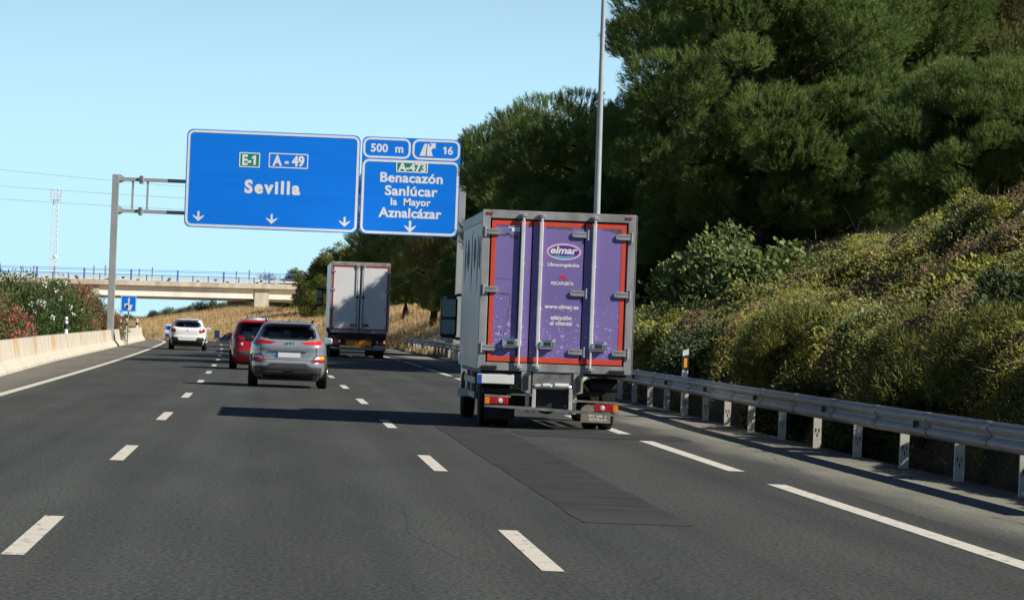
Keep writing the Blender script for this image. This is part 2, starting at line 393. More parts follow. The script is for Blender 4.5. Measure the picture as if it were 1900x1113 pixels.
# soil and dry grass of the whole terrain
def soil_mat():
    m = bpy.data.materials.new('dry_soil'); m.use_nodes = True; n = m.node_tree.nodes; l = m.node_tree.links
    b = n['Principled BSDF']; b.inputs['Roughness'].default_value = 0.95; b.inputs['Specular IOR Level'].default_value = 0.1
    tc = n.new('ShaderNodeTexCoord'); sp = n.new('ShaderNodeSeparateXYZ'); l.new(tc.outputs['Object'], sp.inputs[0])
    def no(scale, det=6):
        q = n.new('ShaderNodeTexNoise'); q.inputs['Scale'].default_value = scale; q.inputs['Detail'].default_value = det
        l.new(tc.outputs['Object'], q.inputs['Vector']); return q.outputs['Fac']
    def mix(a, b_, f):
        q = n.new('ShaderNodeMix'); q.data_type = 'RGBA'; l.new(f, q.inputs['Factor'])
        for nm, v in (('A', a), ('B', b_)):
            if isinstance(v, tuple): q.inputs[nm].default_value = (*v, 1)
            else: l.new(v, q.inputs[nm])
        return q.outputs['Result']
    def ran(v, a, b_):
        q = n.new('ShaderNodeMapRange'); q.inputs['From Min'].default_value = a; q.inputs['From Max'].default_value = b_; l.new(v, q.inputs['Value']); return q.outputs[0]
    dry = mix((0.42, 0.29, 0.14), (0.62, 0.46, 0.25), ran(no(0.5), .35, .65))
    dry = mix(dry, (0.24, 0.17, 0.10), ran(no(0.12), .52, .62))
    soil = mix((0.05, 0.044, 0.024), (0.085, 0.07, 0.038), ran(no(1.5), .35, .65))
    l.new(mix(soil, dry, ran(sp.outputs['Y'], 196, 214)), b.inputs['Base Color'])
    bp = n.new('ShaderNodeBump'); bp.inputs['Strength'].default_value = 0.8; bp.inputs['Distance'].default_value = 0.15
    l.new(no(3.0), bp.inputs['Height']); l.new(bp.outputs[0], b.inputs['Normal'])
    return m
M_SOIL = soil_mat()

# ------------------------------------------------------------------ ground, road
def grid_mesh(name, xs, ys, zf, m):
    X, Y = np.meshgrid(xs, ys); Z = zf(X, Y); nx, ny = len(xs), len(ys)
    co = np.stack([X, Y, Z], -1).reshape(-1, 3).astype(np.float32)
    i = np.arange(nx * ny).reshape(ny, nx)
    q = np.stack([i[:-1, :-1], i[:-1, 1:], i[1:, 1:], i[1:, :-1]], -1).reshape(-1).astype(np.int32)
    me = bpy.data.meshes.new(name); me.vertices.add(len(co)); me.vertices.foreach_set('co', co.ravel())
    me.loops.add(len(q)); me.loops.foreach_set('vertex_index', q)
    nf = len(q) // 4; me.polygons.add(nf); me.polygons.foreach_set('loop_start', np.arange(0, nf * 4, 4, dtype=np.int32)); me.update(calc_edges=True)
    return link_mesh(name, me, m, None, True)
xs = np.concatenate([[-6000, -2000, -800, -300, -150], np.arange(-90, -20, 4.0), np.arange(-20, 30, 0.5), np.arange(30, 90, 4.0), [120, 200, 400, 1000, 6000]])
ys = np.concatenate([[-300, -100], np.arange(-30, 300, 1.5), np.arange(300, 520, 2.0), [540, 600, 800, 1200, 2500, 9000]])
tag(grid_mesh('ground', xs, ys, height, M_SOIL), kind='structure')

def ribbon(name, xl, xr, ys, dz, m, curve=True):
    ys = np.asarray(ys, float); n = len(ys)
    fx = lambda f: (np.array([f(y) for y in ys]) if callable(f) else f + (cx_(ys) if curve else 0 * ys))
    a = np.stack([fx(xl), ys, rz_(ys) + dz], 1); b_ = np.stack([fx(xr), ys, rz_(ys) + dz], 1)
    me = bpy.data.meshes.new(name)
    me.from_pydata(np.concatenate([a, b_]).tolist(), [], [(i, n + i, n + i + 1, i + 1) for i in range(n - 1)]); me.update()
    return tag(link_mesh(name, me, m), kind='structure')
YS = np.concatenate([np.arange(-20, 230, 5.0), np.arange(230, 400, 2.0)])
RE = lambda y: 6.0 if y < 170 else 6.0 + float(cx_(y) - cx_(170))
ribbon('road', -5.1, RE, YS, 0.0, M_ROAD)
ribbon('right_shoulder', RE, lambda y: float(rail_x(y)) + 0.12 if y < 255 else float(cx_(y)) + 10, YS, 0.0, M_SHOULDER)
ribbon('left_shoulder', lambda y: float(bar_x(y)) - 0.5, -5.1, YS, 0.0, M_GRAVEL)
ribbon('edge_line', -5.03, -4.83, YS, 0.004, M_PAINT)
for k in range(-1, 16):
    for lx, off in ((-1.6, 0.0), (1.9, 0.2)):
        y0 = 25.4 + off + 17 * k
        ribbon('lane_dash', lx - 0.075, lx + 0.075, np.linspace(y0, y0 + 5, 4), 0.004, M_PAINT)
ex = lambda o: (lambda y: float(np.interp(y, [0, 42, 58, 130, 170, 230, 330], [5.5, 5.5, 5.55, 5.75, 5.75, 5.0, -8])) + o)
for y0, y1 in [(19, 42.2)] + [(45.9, 57.5), (61.0, 73.0), (76.5, 88.5), (92, 104), (107.5, 120), (124.5, 144), (148, 168), (172, 192), (196, 216)]:
    ribbon('edge_dash', ex(-0.1), ex(0.1), np.linspace(y0, y1, 8), 0.004, M_PAINT)
# resurfaced strip in the right lane, ragged edges
def jag(y, s): return 0.03 * (float(vnoise(y * .5, s, 11)) - 0.5) + 0.035 * (float(vnoise(y * 7.1, s, 12)) - 0.5)
ribbon('road_patch', lambda y: 2.62 + jag(y, 1), lambda y: 3.55 + jag(y, 7.3) + 0.004 * (y - 32), np.linspace(32.3, 61.5, 420), 0.004, M_PATCH)
ribbon('road_patch', lambda y: 3.75 + jag(y, 3), lambda y: 6.3 + jag(y, 5), np.linspace(57.9, 60.6, 8), 0.0043, M_PATCH)

# ------------------------------------------------------------------ concrete barrier
def barrier(y0, y1, label, step=1.5):
    ys = np.arange(y0, y1 + 0.01, step)
    prof = [(0.02, 0.0), (0.02, 0.07), (-0.16, 0.30), (-0.24, 0.80), (-0.40, 0.80), (-0.48, 0.30), (-0.66, 0.07), (-0.66, 0.0)]
    t = thing('concrete_barrier', label, 'barrier', (float(bar_x(y0)), y0, 0))
    bm = bmesh.new(); rings = []
    for y in ys:
        ox = float(bar_x(y)) - float(bar_x(y0)); oz = float(rz_(y))
        rings.append([bm.verts.new((ox + px, y - y0, oz + pz)) for px, pz in prof])
    for a, b_ in zip(rings, rings[1:]):
        for k in range(len(prof) - 1): bm.faces.new((a[k], a[k+1], b_[k+1], b_[k]))
    bm.faces.new(rings[0]); bm.faces.new(rings[-1][::-1])
    bmesh.ops.recalc_face_normals(bm, faces=bm.faces)
    me = bpy.data.meshes.new('wall_section'); bm.to_mesh(me); bm.free()
    link_mesh('wall_section', me, M_BARR, t)
    return t
def barrier_mat():
    m = mat('stained_concrete', (0.43, 0.395, 0.32), 0.88, 0, 0.2, 0.9, (0.54, 0.50, 0.42), 0.25, 25, 0.2, (1, 1, 0.35))
    n = m.node_tree.nodes; l = m.node_tree.links; b = n['Principled BSDF']
    src = b.inputs['Base Color'].links[0].from_socket
    tc = n.new('ShaderNodeTexCoord'); mp = n.new('ShaderNodeMapping'); mp.inputs['Scale'].default_value = (0.0, 0.13, 0.10); l.new(tc.outputs['Object'], mp.inputs[0])
    no = n.new('ShaderNodeTexNoise'); no.inputs['Scale'].default_value = 1.0; no.inputs['Detail'].default_value = 5; l.new(mp.outputs[0], no.inputs['Vector'])
    sp = n.new('ShaderNodeSeparateXYZ'); l.new(tc.outputs['Object'], sp.inputs[0])
    def ran(v, a, b_, c=0, d_=1):
        q = n.new('ShaderNodeMapRange'); q.inputs['From Min'].default_value = a; q.inputs['From Max'].default_value = b_; q.inputs['To Min'].default_value = c; q.inputs['To Max'].default_value = d_; l.new(v, q.inputs['Value']); return q.outputs[0]
    def math_(op, a, b_):
        q = n.new('ShaderNodeMath'); q.operation = op; l.new(a, q.inputs[0])
        if isinstance(b_, float): q.inputs[1].default_value = b_
        else: l.new(b_, q.inputs[1])
        return q.outputs[0]
    st = math_('MULTIPLY', ran(no.outputs['Fac'], 0.56, 0.62), ran(sp.outputs['Z'], 0.22, 0.5))
    mx = n.new('ShaderNodeMix'); mx.data_type = 'RGBA'; l.new(math_('MULTIPLY', st, 0.75), mx.inputs['Factor']); l.new(src, mx.inputs['A']); mx.inputs['B'].default_value = (0.46, 0.27, 0.09, 1)
    mp2 = n.new('ShaderNodeMapping'); mp2.inputs['Scale'].default_value = (0.0, 1.3, 0.25); l.new(tc.outputs['Object'], mp2.inputs[0])
    n2 = n.new('ShaderNodeTexNoise'); n2.inputs['Scale'].default_value = 1.0; n2.inputs['Detail'].default_value = 5; l.new(mp2.outputs[0], n2.inputs['Vector'])
    gr = math_('MULTIPLY', ran(n2.outputs['Fac'], 0.5, 0.62), ran(sp.outputs['Z'], 0.3, 0.75))
    m2 = n.new('ShaderNodeMix'); m2.data_type = 'RGBA'; l.new(math_('MULTIPLY', gr, 0.6), m2.inputs['Factor']); l.new(mx.outputs['Result'], m2.inputs['A']); m2.inputs['B'].default_value = (0.33, 0.31, 0.27, 1)
    l.new(m2.outputs['Result'], b.inputs['Base Color'])
    return m
M_BARR = barrier_mat()
barrier(56, 206, 'long pale concrete barrier with rust stains beside the left shoulder')
barrier(206.06, 329, 'short far concrete barrier end curving left beyond the gantry post')

# ------------------------------------------------------------------ guard rail
def rail_profile():
    # W beam: (x out of the post towards the road, z)
    return [(0.0, 0.0), (-0.03, 0.012), (-0.08, 0.055), (-0.082, 0.09), (-0.03, 0.135), (-0.015, 0.155), (-0.03, 0.175), (-0.082, 0.22), (-0.08, 0.255), (-0.03, 0.298), (0.0, 0.31)]
def guard_rail(ys_posts, xf, zf, label, name='guard_rail', dx=0.0, zoff=0.0):
    y0 = ys_posts[0]; x0 = float(xf(y0)) + dx
    t = thing(name, label, 'guard rail', (x0, y0, zoff))
    prof = rail_profile(); n = len(prof)
    yy = np.arange(ys_posts[0] - 1.0, ys_posts[-1] + 1.01, 1.0); V, F = [], []
    for thick in (0.0, 0.006):
        for y in yy:
            for px, pz in prof: V.append((float(xf(y)) + dx - x0 - 0.14 + px + thick, y - y0, 0.455 + pz + float(zf(y))))
    L = len(yy)
    for i in range(L - 1):
        for k in range(n - 1):
            a = i * n + k; F.append((a, a + 1, a + n + 1, a + n)); a += L * n; F.append((a + n, a + n + 1, a + 1, a))
    for i in range(L - 1):
        for k in (0, n - 1):
            a = i * n + k; F.append((a, a + n, a + n + L * n, a + L * n))
    me = bpy.data.meshes.new('beam'); me.from_pydata(V, [], F); me.update()
    link_mesh('beam', me, M_RAIL, t, True)
    pm = B()
    pm.bb(-0.058, 0.058, 0, 0.006, -0.25, 0.62).bb(-0.058, -0.052, 0.006, 0.05, -0.25, 0.62).bb(0.052, 0.058, 0.006, 0.05, -0.25, 0.62)
    p0 = pm.done('post', M_POSTZ, t)
    s0s = [B().bb(sx - 0.007, sx + 0.007, -0.003, 0.0005, sz - 0.026, sz + 0.026).done('slot', M_BLACK, p0) for sx, sz in ((-0.024, 0.26), (0.024, 0.26), (0.0, 0.19))]
    sp0 = B().bb(-0.15, -0.03, -0.045, 0.045, 0.5, 0.7, 0.01).done('spacer', M_RAIL, t)
    rf0 = B().prism([(-0.235, 0.57), (-0.165, 0.545), (-0.165, 0.665), (-0.235, 0.64)], -0.012, 0.012).done('reflector', M_REFL, t)
    V, F = [], []
    for y in (-.17, .17):
        for px, pz in prof: V.append((-0.146 + px, y, 0.455 + pz * 1.0))
    F = [(k, k + 1, n + k + 1, n + k) for k in range(n - 1)]
    sm = bpy.data.meshes.new('splice'); sm.from_pydata(V, [], F); sm.update()
    bb_ = bmesh.new(); bb_.from_mesh(sm); bmesh.ops.solidify(bb_, geom=bb_.faces[:], thickness=-0.004)
    for yy_ in (-.11, .11):
        for pz in (.06, .25): bmesh.ops.create_cube(bb_, size=.03, matrix=Matrix.Translation((-.146 - .072, yy_, .455 + pz)))
    bmesh.ops.recalc_face_normals(bb_, faces=bb_.faces); bb_.to_mesh(sm); bb_.free()
    q0 = link_mesh('splice', sm, M_RAIL, t)
    if ys_posts[0] > 130: q0.location = (0, 1.3, 0)
    for i, y in enumerate(ys_posts):
        loc = (float(xf(y)) + dx - x0, y - y0, float(zf(y)))
        p = p0 if i == 0 else p0.copy()
        s_ = sp0 if i == 0 else sp0.copy()
        if i:
            for o in (p, s_): COL.objects.link(o); o.parent = t
            for s0 in s0s if y < 82 else ():
                q = s0.copy(); COL.objects.link(q); q.parent = p
        p.location = loc; s_.location = loc
        if y < 130:
            q = q0 if i == 0 else q0.copy()
            if i: COL.objects.link(q); q.parent = t
            q.location = (float(xf(y + 1.3)) + dx - x0, loc[1] + 1.3, loc[2])
        if i % 2 == 0:
            q = rf0 if i == 0 else rf0.copy()
            if i: COL.objects.link(q); q.parent = t
            q.location = (loc[0], loc[1] + 2.0, loc[2])
    return t
M_RAIL = mat('weathered_zinc', (0.22, 0.21, 0.195), 0.55, 0.25, 0.15, 2.5, (0.29, 0.28, 0.265), 0.1, 12, 0.4, (1, 0.3, 1))
M_REFL = mat('reflector_brown', (0.06, 0.045, 0.03), 0.4)
guard_rail([37.2 + 4 * k for k in range(54)], rail_x, lambda y: rz_(y), 'long steel guard rail on slotted posts along the right shoulder')
guard_rail([172 + 4 * k for k in range(13)], rail_x, lambda y: 0.30 + 0 * y, 'short second guard rail standing higher behind the far part of the first', dx=0.55, zoff=0.0)

# ------------------------------------------------------------------ bridge
BX0, BX1 = -75.0, 22.0
def bz(x): return 0.0131 * (x - 3.0)
bt = thing('road_bridge', 'concrete overpass with blue railing crossing the motorway beyond the gantry', 'bridge', (0, 430, 0), R(20))
def slab(bm_, x0, x1, y0, y1, z0, z1):
    poly = [(x0, z0 + bz(x0)), (x1, z0 + bz(x1)), (x1, z1 + bz(x1)), (x0, z1 + bz(x0))]
    return bm_.prism(poly, y0, y1)
slab(B(), BX0, BX1, 0.0, 9.0, 4.85, 5.38).done('deck', M_BRIDGE, bt)
slab(B(), BX0, BX1, -0.45, -0.003, 4.95, 5.50).done('edge_beam', M_BRIDGE, bt)
def girder(x0, x1, y, low=0.0):
    b_ = B(); slab(b_, x0, x1, y - 0.17, y + 0.35, 4.0, 4.848); slab(b_, x0, x1, y - 0.22, y + 0.55, 3.82 - low, 3.997)
    return b_.done('girder', M_GIRDER, bt)
for x0, x1 in ((-58, -39.2), (-39, -20.6), (-20.4, -2.05), (-0.35, 16)):
    for y in (0.25, 2.9, 5.5, 8.0): girder(x0, x1, y, 0.0 if y < 1 else 0.3)
for px in (-20.5, -1.2):
    pier = B(); slab(pier, px - 0.8, px + 0.8, 0.05, 8.9, 2.85, 3.515)
    slab(pier, px - 0.83, px + 0.83, -0.05, 0.02, 2.845, 4.845)
    pier.done('pier_cap', M_BRIDGE, bt)
    for y in (1.2, 4.2, 7.2): B().cyl((px - 0.2, y, -4.5), (px - 0.2, y, 2.86), 0.42, n=18).done('column', M_BRIDGE, bt, True)
for x0 in (-57.5, 17.5):
    B().bb(x0 - 1.0, x0 + 1.0, 0.1, 8.8, -4, 3.8).done('abutment', M_BRIDGE, bt)
M_BLUER = mat('railing_blue', (0.05, 0.13, 0.42), 0.5, 0, 0.15, 3)
b_ = B()
for z in (6.62, 6.12): b_.tube([(BX0, -0.3, z + bz(BX0)), (BX1, -0.3, z + bz(BX1))], 0.028, 6)
b_.done('railing', M_BLUER, bt)
k = 0
x = BX0 + 1
while x < BX1:
    w = 0.075 if k % 3 == 0 else 0.05; top = 6.68 if k % 3 == 0 else 6.14
    B().bb(x - w, x + w, -0.3 - w, -0.3 + w, 5.5 + bz(x), top + bz(x)).done('railing_post', M_BLUER, bt); x += 1.75; k += 1
b_ = B(); slab(b_, BX0, BX1, 0.35, 0.43, 5.62, 5.88)
b_.done('crash_barrier', M_POSTZ, bt)
x = BX0 + 2; dk = []
while x < BX1:
    B().bb(x - 0.16, x + 0.16, 0.44, 0.6, 5.378 + bz(x), 5.86 + bz(x)).done('barrier_post', M_DARKM, bt); x += 3.4
M_RUSTP = mat('rusty_pole', (0.22, 0.14, 0.09), 0.9, 0, 0.3, 6)
for px in (-28.2, -24.4, -22.1, -17.6, -16.3, -12.4, -10.9, -1.1, 0.4):
    B().bb(px - 0.05, px + 0.05, 8.7, 8.8, 5.38 + bz(px), 6.75 + 0.35 * (px * 7 % 1.0) + bz(px)).done('rear_pole', M_RUSTP, bt)
b_ = B(); slab(b_, BX0, BX1, 8.72, 8.78, 6.05, 6.1); slab(b_, BX0, BX1, 8.72, 8.78, 6.5, 6.55); b_.done('rear_railing', M_BLUER, bt)

# ------------------------------------------------------------------ gantry and its two signs
GY = 186.0
gt = thing('sign_gantry', 'grey steel gantry of two posts and twin beams spanning the motorway', 'gantry', (0, GY, 0))
B().bb(-7.72, -7.4, 0.28, 0.6, -0.2, 8.14, 0.01).done('post', M_GANTRY, gt)
B().bb(8.66, 8.98, 0.28, 0.6, -0.2, 8.24, 0.01).done('post', M_GANTRY, gt)
for z in (7.93, 6.44):
    B().bb(-7.398, 8.658, 0.36, 0.54, z - 0.085, z + 0.085, 0.005).done('beam', M_GANTRY, gt)
    for fx in (-6.35,):
        b_ = B().bb(fx - 0.1, fx - 0.012, 0.27, 0.63, z - 0.19, z + 0.19, 0.03).bb(fx + 0.012, fx + 0.1, 0.27, 0.63, z - 0.19, z + 0.19, 0.03)
        b_.bb(fx - 0.011, fx + 0.011, 0.25, 0.65, z - 0.22, z + 0.22, 0.008)
        b_.done('flange', M_GALV, gt)
    b_ = B().prism([(-7.398, z + 0.09), (-7.15, z + 0.09), (-7.398, z + 0.25)], 0.4, 0.5); b_.prism([(-7.398, z - 0.09), (-7.15, z - 0.09), (-7.398, z - 0.22)], 0.4, 0.5)
    b_.done('gusset', M_GANTRY, gt, split=True)
for x in (-6.75, -6.05, -4.0, -1.5, 1.0, 3.4, 4.4, 6.3, 8.3):
    B().bb(x - 0.05, x + 0.05, 0.40, 0.5, 6.526, 7.844).done('strut', M_GANTRY, gt)

def arrow_pts(cx, z, h=0.56, w=0.58):
    t = h * 0.20
    return [(cx - t * .55, z + h/2), (cx + t * .55, z + h/2), (cx + t * .45, z - h * .08), (cx + w/2, z + h * .14), (cx + w/2 - .05, z - h*.04), (cx, z - h/2),
            (cx - w/2 + .05, z - h*.04), (cx - w/2, z + h * .14), (cx - t * .45, z - h * .08)]
def one(cx, z, cap, y, parent):
    w = cap * .13
    B().prism([(cx - w, z), (cx + w, z), (cx + w, z + cap), (cx - w * .6, z + cap), (cx - w * 2.6, z + cap * .78), (cx - w * 2.6, z + cap * .62), (cx - w, z + cap * .72)], y - .004, y + .002).done('lettering', M_SIGNW, parent)
def badge(parent, cx, cz, w, h, body, cap, tw, green, y):
    p = B().prism(rrect(cx - w/2, cx + w/2, cz - h/2, cz + h/2, 0.05), y - 0.006, y).done('route_badge', M_SIGNG if green else M_SIGNB, parent)
    B().ring(rrect(cx - w/2, cx + w/2, cz - h/2, cz + h/2, 0.05), rrect(cx - w/2 + 0.05, cx + w/2 - 0.05, cz - h/2 + 0.05, cz + h/2 - 0.05, 0.03), y - 0.012, y - 0.0065).done('border', M_SIGNW, p)
    if body == 'E-1':
        text('E-', cx - .13, cz - cap / 2, cap, .43, y - 0.010, M_SIGNW, p, 0.04); one(cx + .24, cz - cap / 2, cap, y - 0.010, p)
    else: text(body, cx, cz - cap / 2, cap, tw, y - 0.010, M_SIGNW, p, 0.04)
def frame(parent, x0, x1, z0, z1, r, wdt, y, inset=0.06):
    B().ring(rrect(x0 + inset, x1 - inset, z0 + inset, z1 - inset, r - inset * .5), rrect(x0 + inset + wdt, x1 - inset - wdt, z0 + inset + wdt, z1 - inset - wdt, max(0.05, r - inset*.5 - wdt)), y - 0.008, y - 0.001).done('border', M_SIGNW, parent)

s1 = thing('motorway_sign', 'wide blue motorway sign for Sevilla with three lane arrows, on the gantry', 'road sign', (-0.175, GY, 5.79))
X0, Z0 = -0.175, 5.79
B().prism(rrect(-4.10, 4.08, 0, 4.62, 0.30), 0.0, 0.10).done('panel', M_SIGNB, s1)
frame(s1, -4.10, 4.08, 0, 4.62, 0.33, 0.11, 0.0, 0.045)
b_ = B()
for zz in (0.65, 2.14, 3.6): b_.bb(-3.9, 3.9, 0.101, 0.2, zz - 0.05, zz + 0.05)
for xx in (-3.6, -1.2, 1.2, 3.6): b_.bb(xx - 0.05, xx + 0.05, 0.201, 0.272, 0.3, 4.3)
b_.done('bracket', M_GALV, s1)
badge(s1, -1.3 - X0, 9.05 - Z0, 0.98, 0.70, 'E-1', 0.45, 0.68, True, 0.0)
badge(s1, 0.53 - X0, 9.08 - Z0, 1.86, 0.70, 'A - 49', 0.45, 1.50, False, 0.0)
text('Sevilla', -0.16 - X0 - 0.02, 7.52 - Z0, 0.56, 2.62, -0.004, M_SIGNW, s1, 0.045, spacing=1.25)
for ax in (-3.61, -0.16, 3.28):
    B().prism(arrow_pts(ax - X0, 6.31 - Z0, 0.47, 0.57), -0.007, -0.001).done('arrow', M_SIGNW, s1)

s2 = thing('exit_sign', 'tall blue exit sign with 500 m and exit symbol, right end of the gantry', 'road sign', (6.32, GY, 5.79))
X0 = 6.32
B().prism(rrect(-2.33, 2.33, 0, 4.60, 0.28), 0.0, 0.10).done('panel', M_SIGNB, s2)
frame(s2, -2.33, 2.33, 0, 3.58, 0.33, 0.11, 0.0, 0.04)
frame(s2, -2.33, 0.0, 3.56, 4.60, 0.34, 0.10, 0.0, 0.04)
frame(s2, 0.0, 2.33, 3.56, 4.60, 0.34, 0.10, 0.0, 0.04)
b_ = B()
for zz in (0.65, 2.14, 3.6): b_.bb(-2.1, 2.1, 0.101, 0.2, zz - 0.05, zz + 0.05)
for xx in (-1.8, 1.8): b_.bb(xx - 0.05, xx + 0.05, 0.201, 0.272, 0.3, 4.3)
b_.done('bracket', M_GALV, s2)
text('500  m', -1.16, 3.90, 0.36, 1.54, -0.004, M_SIGNW, s2, 0.03, spacing=1.04)
one(1.60, 3.90, 0.35, -0.004, s2); text('6', 1.84, 3.90, 0.35, 0.25, -0.004, M_SIGNW, s2, 0.03, spacing=1.04)
b_ = B()
b_.prism([(0.38, 3.78), (0.66, 3.78), (0.72, 4.36), (0.60, 4.36)], -0.007, -0.001)
b_.prism([(0.72, 3.78), (1.02, 3.78), (0.93, 4.06), (1.05, 4.19), (1.12, 4.12), (1.14, 4.40), (0.86, 4.40), (0.94, 4.31), (0.84, 4.21), (0.84, 4.36), (0.75, 4.36)], -0.007, -0.001)
b_.done('exit_symbol', M_SIGNW, s2)
badge(s2, 0.05, 3.22, 1.50, 0.50, 'A-473', 0.38, 1.32, True, 0.0)
text('Benacazón', 0.05, 2.50, 0.43, 2.96, -0.004, M_SIGNW, s2, 0.03, spacing=1.04)
text('Sanlúcar', 0.06, 1.88, 0.43, 2.50, -0.004, M_SIGNW, s2, 0.03, spacing=1.04)
text('la  Mayor', 0.05, 1.42, 0.32, 1.90, -0.004, M_SIGNW, s2, 0.03, spacing=1.04)
text('Aznalcázar', 0.04, 0.84, 0.43, 2.98, -0.004, M_SIGNW, s2, 0.03, spacing=1.04)
B().prism(arrow_pts(0.06, 0.41, 0.56, 0.58), -0.007, -0.001).done('arrow', M_SIGNW, s2)

# ------------------------------------------------------------------ small signs and delineators on the left
t = thing('lane_sign', 'small square blue sign with white lane symbol on a post behind the barrier', 'road sign', (-7.22, 200, 0))
B().prism(rrect(-0.40, 0.38, 1.69, 2.52, 0.05), -0.02, 0.02).done('panel', M_SIGNB, t)
frame(t, -0.40, 0.38, 1.69, 2.52, 0.05, 0.03, -0.02, 0.008)
b_ = B(); b_.prism([(-0.035, 2.05), (0.035, 2.05), (0.035, 2.27), (0.075, 2.27), (0.0, 2.42), (-0.075, 2.27), (-0.035, 2.27)], -0.028, -0.021)
b_.prism([(-0.21, 1.93), (-0.14, 1.93), (-0.14, 2.03), (0.2, 2.06), (0.12, 1.79), (-0.03, 1.77), (-0.03, 1.98), (-0.0351, 2.12), (-0.21, 2.1)], -0.028, -0.021)
b_.done('symbol', M_SIGNW, t)
B().cyl((0, 0.06, -0.3), (0, 0.06, 2.3), 0.035, n=10).done('post', M_GALV, t, True)

M_BLK2 = mat('black_band', (0.02, 0.02, 0.022), 0.6)
def ball_post(x, y, z, label, hh=0.62):
    t = thing('barrier_marker', label, 'marker post', (x, y, z), group='striped marker posts on the concrete barrier')
    b_ = B().cyl((0, 0, 0), (0, 0, hh * .28), 0.075, n=12).cyl((0, 0, hh * .62), (0, 0, hh * .78), 0.075, n=12); b_.done('post', M_WHITE, t, True)
    B().cyl((0, 0, hh * .28), (0, 0, hh * .62), 0.076, n=12).done('black_band', M_BLK2, t, True)
    B().sphere((0, 0, hh * .92), 0.07).done('ball_top', M_WHITE, t, True)
    return t
ball_post(float(bar_x(140)) - 0.32, 140, 0.8, 'nearest striped marker post on the concrete barrier, against the oleanders', 0.58)
ball_post(float(bar_x(189)) - 0.32, 189, 0.8, 'striped marker post on the barrier in front of the gantry post', 0.5)
ball_post(float(bar_x(203)) - 0.32, 203, 0.8, 'striped marker post on the barrier just right of the small sign pole', 0.5)
ball_post(float(bar_x(214)) - 0.32, 214, 0.8, 'second striped marker post from the far barrier end', 0.5)
ball_post(float(bar_x(236)) - 0.32, 236, 0.8, 'striped marker post at the very end of the far barrier', 0.5)

t = thing('delineator_post', 'white delineator with black band and amber reflector behind the guard rail', 'marker post', (8.42, 79.5, 0))
B().bb(-0.06, 0.06, -0.03, 0.03, -0.3, 0.87, 0.006).done('post', M_WHITE, t)
B().prism([(-0.062, 0.88), (0.062, 0.88), (0.062, 1.18), (-0.062, 1.15)], -0.032, 0.032).done('black_band', M_BLK2, t)
B().prism([(-0.06, 1.1505), (0.06, 1.1805), (0.06, 1.30), (-0.06, 1.26)], -0.03, 0.03).done('cap', M_WHITE, t)
B().bb(-0.032, 0.032, -0.038, -0.033, 0.92, 1.11).done('reflector', mat('amber_reflector', (0.85, 0.42, 0.02), 0.3), t)
t = thing('delineator_post', 'white delineator with amber reflector leaning beside the dry grass slope', 'marker post', (9.35, 245, 0))
B().bb(-0.06, 0.06, -0.03, 0.03, -0.3, 0.98, 0.006).done('post', M_WHITE, t)
B().bb(-0.045, 0.045, -0.04, -0.031, 1.0, 1.28).done('reflector', mat('amber_reflector_far', (0.8, 0.45, 0.04), 0.3), t)
B().bb(-0.062, 0.062, -0.03, 0.03, 0.981, 1.5, 0.005).done('cap', M_WHITE, t)
t.rotation_euler = (0, R(8), 0)

t = thing('direction_board', 'blue and white striped board standing left of the white hatchback', 'road sign', (-7.0, 268, float(rz_(268))), 0)
B().bb(-0.15, 0.25, -0.03, 0.03, 0.1, 1.05).done('panel', M_SIGNW, t)
b_ = B(); b_.prism([(-0.14, 0.95), (0.24, 0.95), (0.24, 0.62), (-0.14, 0.72)], -0.04, -0.031); b_.prism([(-0.14, 0.45), (0.24, 0.35), (0.24, 0.2), (-0.14, 0.28)], -0.04, -0.031)
b_.done('stripe', M_SIGNB, t, split=True)
b_ = B().cyl((-0.08, 0.06, -0.5), (-0.08, 0.06, 0.9), 0.03).cyl((0.18, 0.06, -0.5), (0.18, 0.06, 0.9), 0.03); b_.done('post', M_GALV, t, split=True)
M_NAVY = mat('navy_panel', (0.015, 0.045, 0.13), 0.5)
t = thing('roadside_board', 'small dark blue board on legs between white hatchback and red car', 'road sign', (-4.0, 296, float(height(-4.0, 296))), 0)
zb = -float(height(-4.0, 296)) + float(rz_(250))
B().bb(-0.19, 0.19, -0.03, 0.03, zb + 0.02, zb + 0.62, 0.01).done('panel', M_NAVY, t)
B().bb(-0.19, 0.19, -0.045, -0.031, zb + 0.58, zb + 0.64).done('top_strip', mat('teal_strip', (0.05, 0.2, 0.25), 0.5), t)
b_ = B().cyl((-0.13, 0.05, -0.6), (-0.13, 0.05, zb + 0.5), 0.025).cyl((0.13, 0.05, -0.6), (0.13, 0.05, zb + 0.5), 0.025); b_.done('post', M_GALV, t, split=True)

# ------------------------------------------------------------------ lamp post, tower, wires
t = thing('lamp_post', 'tall tapering grey lamp post rising behind the purple box truck', 'lamp post', (8.95, 109, -0.1))
b_ = B(); b_.cyl((0, 0, 0), (0, 0, 0.5), 0.14, 0.13, 16).cyl((0, 0, 0.5), (-0.05, 0, 8.0), 0.105, 0.078, 16).cyl((-0.05, 0, 8.0), (-0.08, 0, 14), 0.074, 0.05, 16)
b_.done('pole', mat('lamp_pole_zinc', (0.42, 0.45, 0.46), 0.5, 0.3, 0.1, 2), t, True)
b_ = B(); b_.tube([(-0.08, 0, 14), (-0.3, 0, 14.5), (-1.0, 0, 14.8), (-1.8, 0, 14.9)], [0.05, 0.045, 0.04, 0.035]); b_.done('arm', M_GALV, t, True)
B().box((-2.2, 0, 14.88), (0.9, 0.3, 0.14), 0.05).done('lamp_head', M_GALV, t)

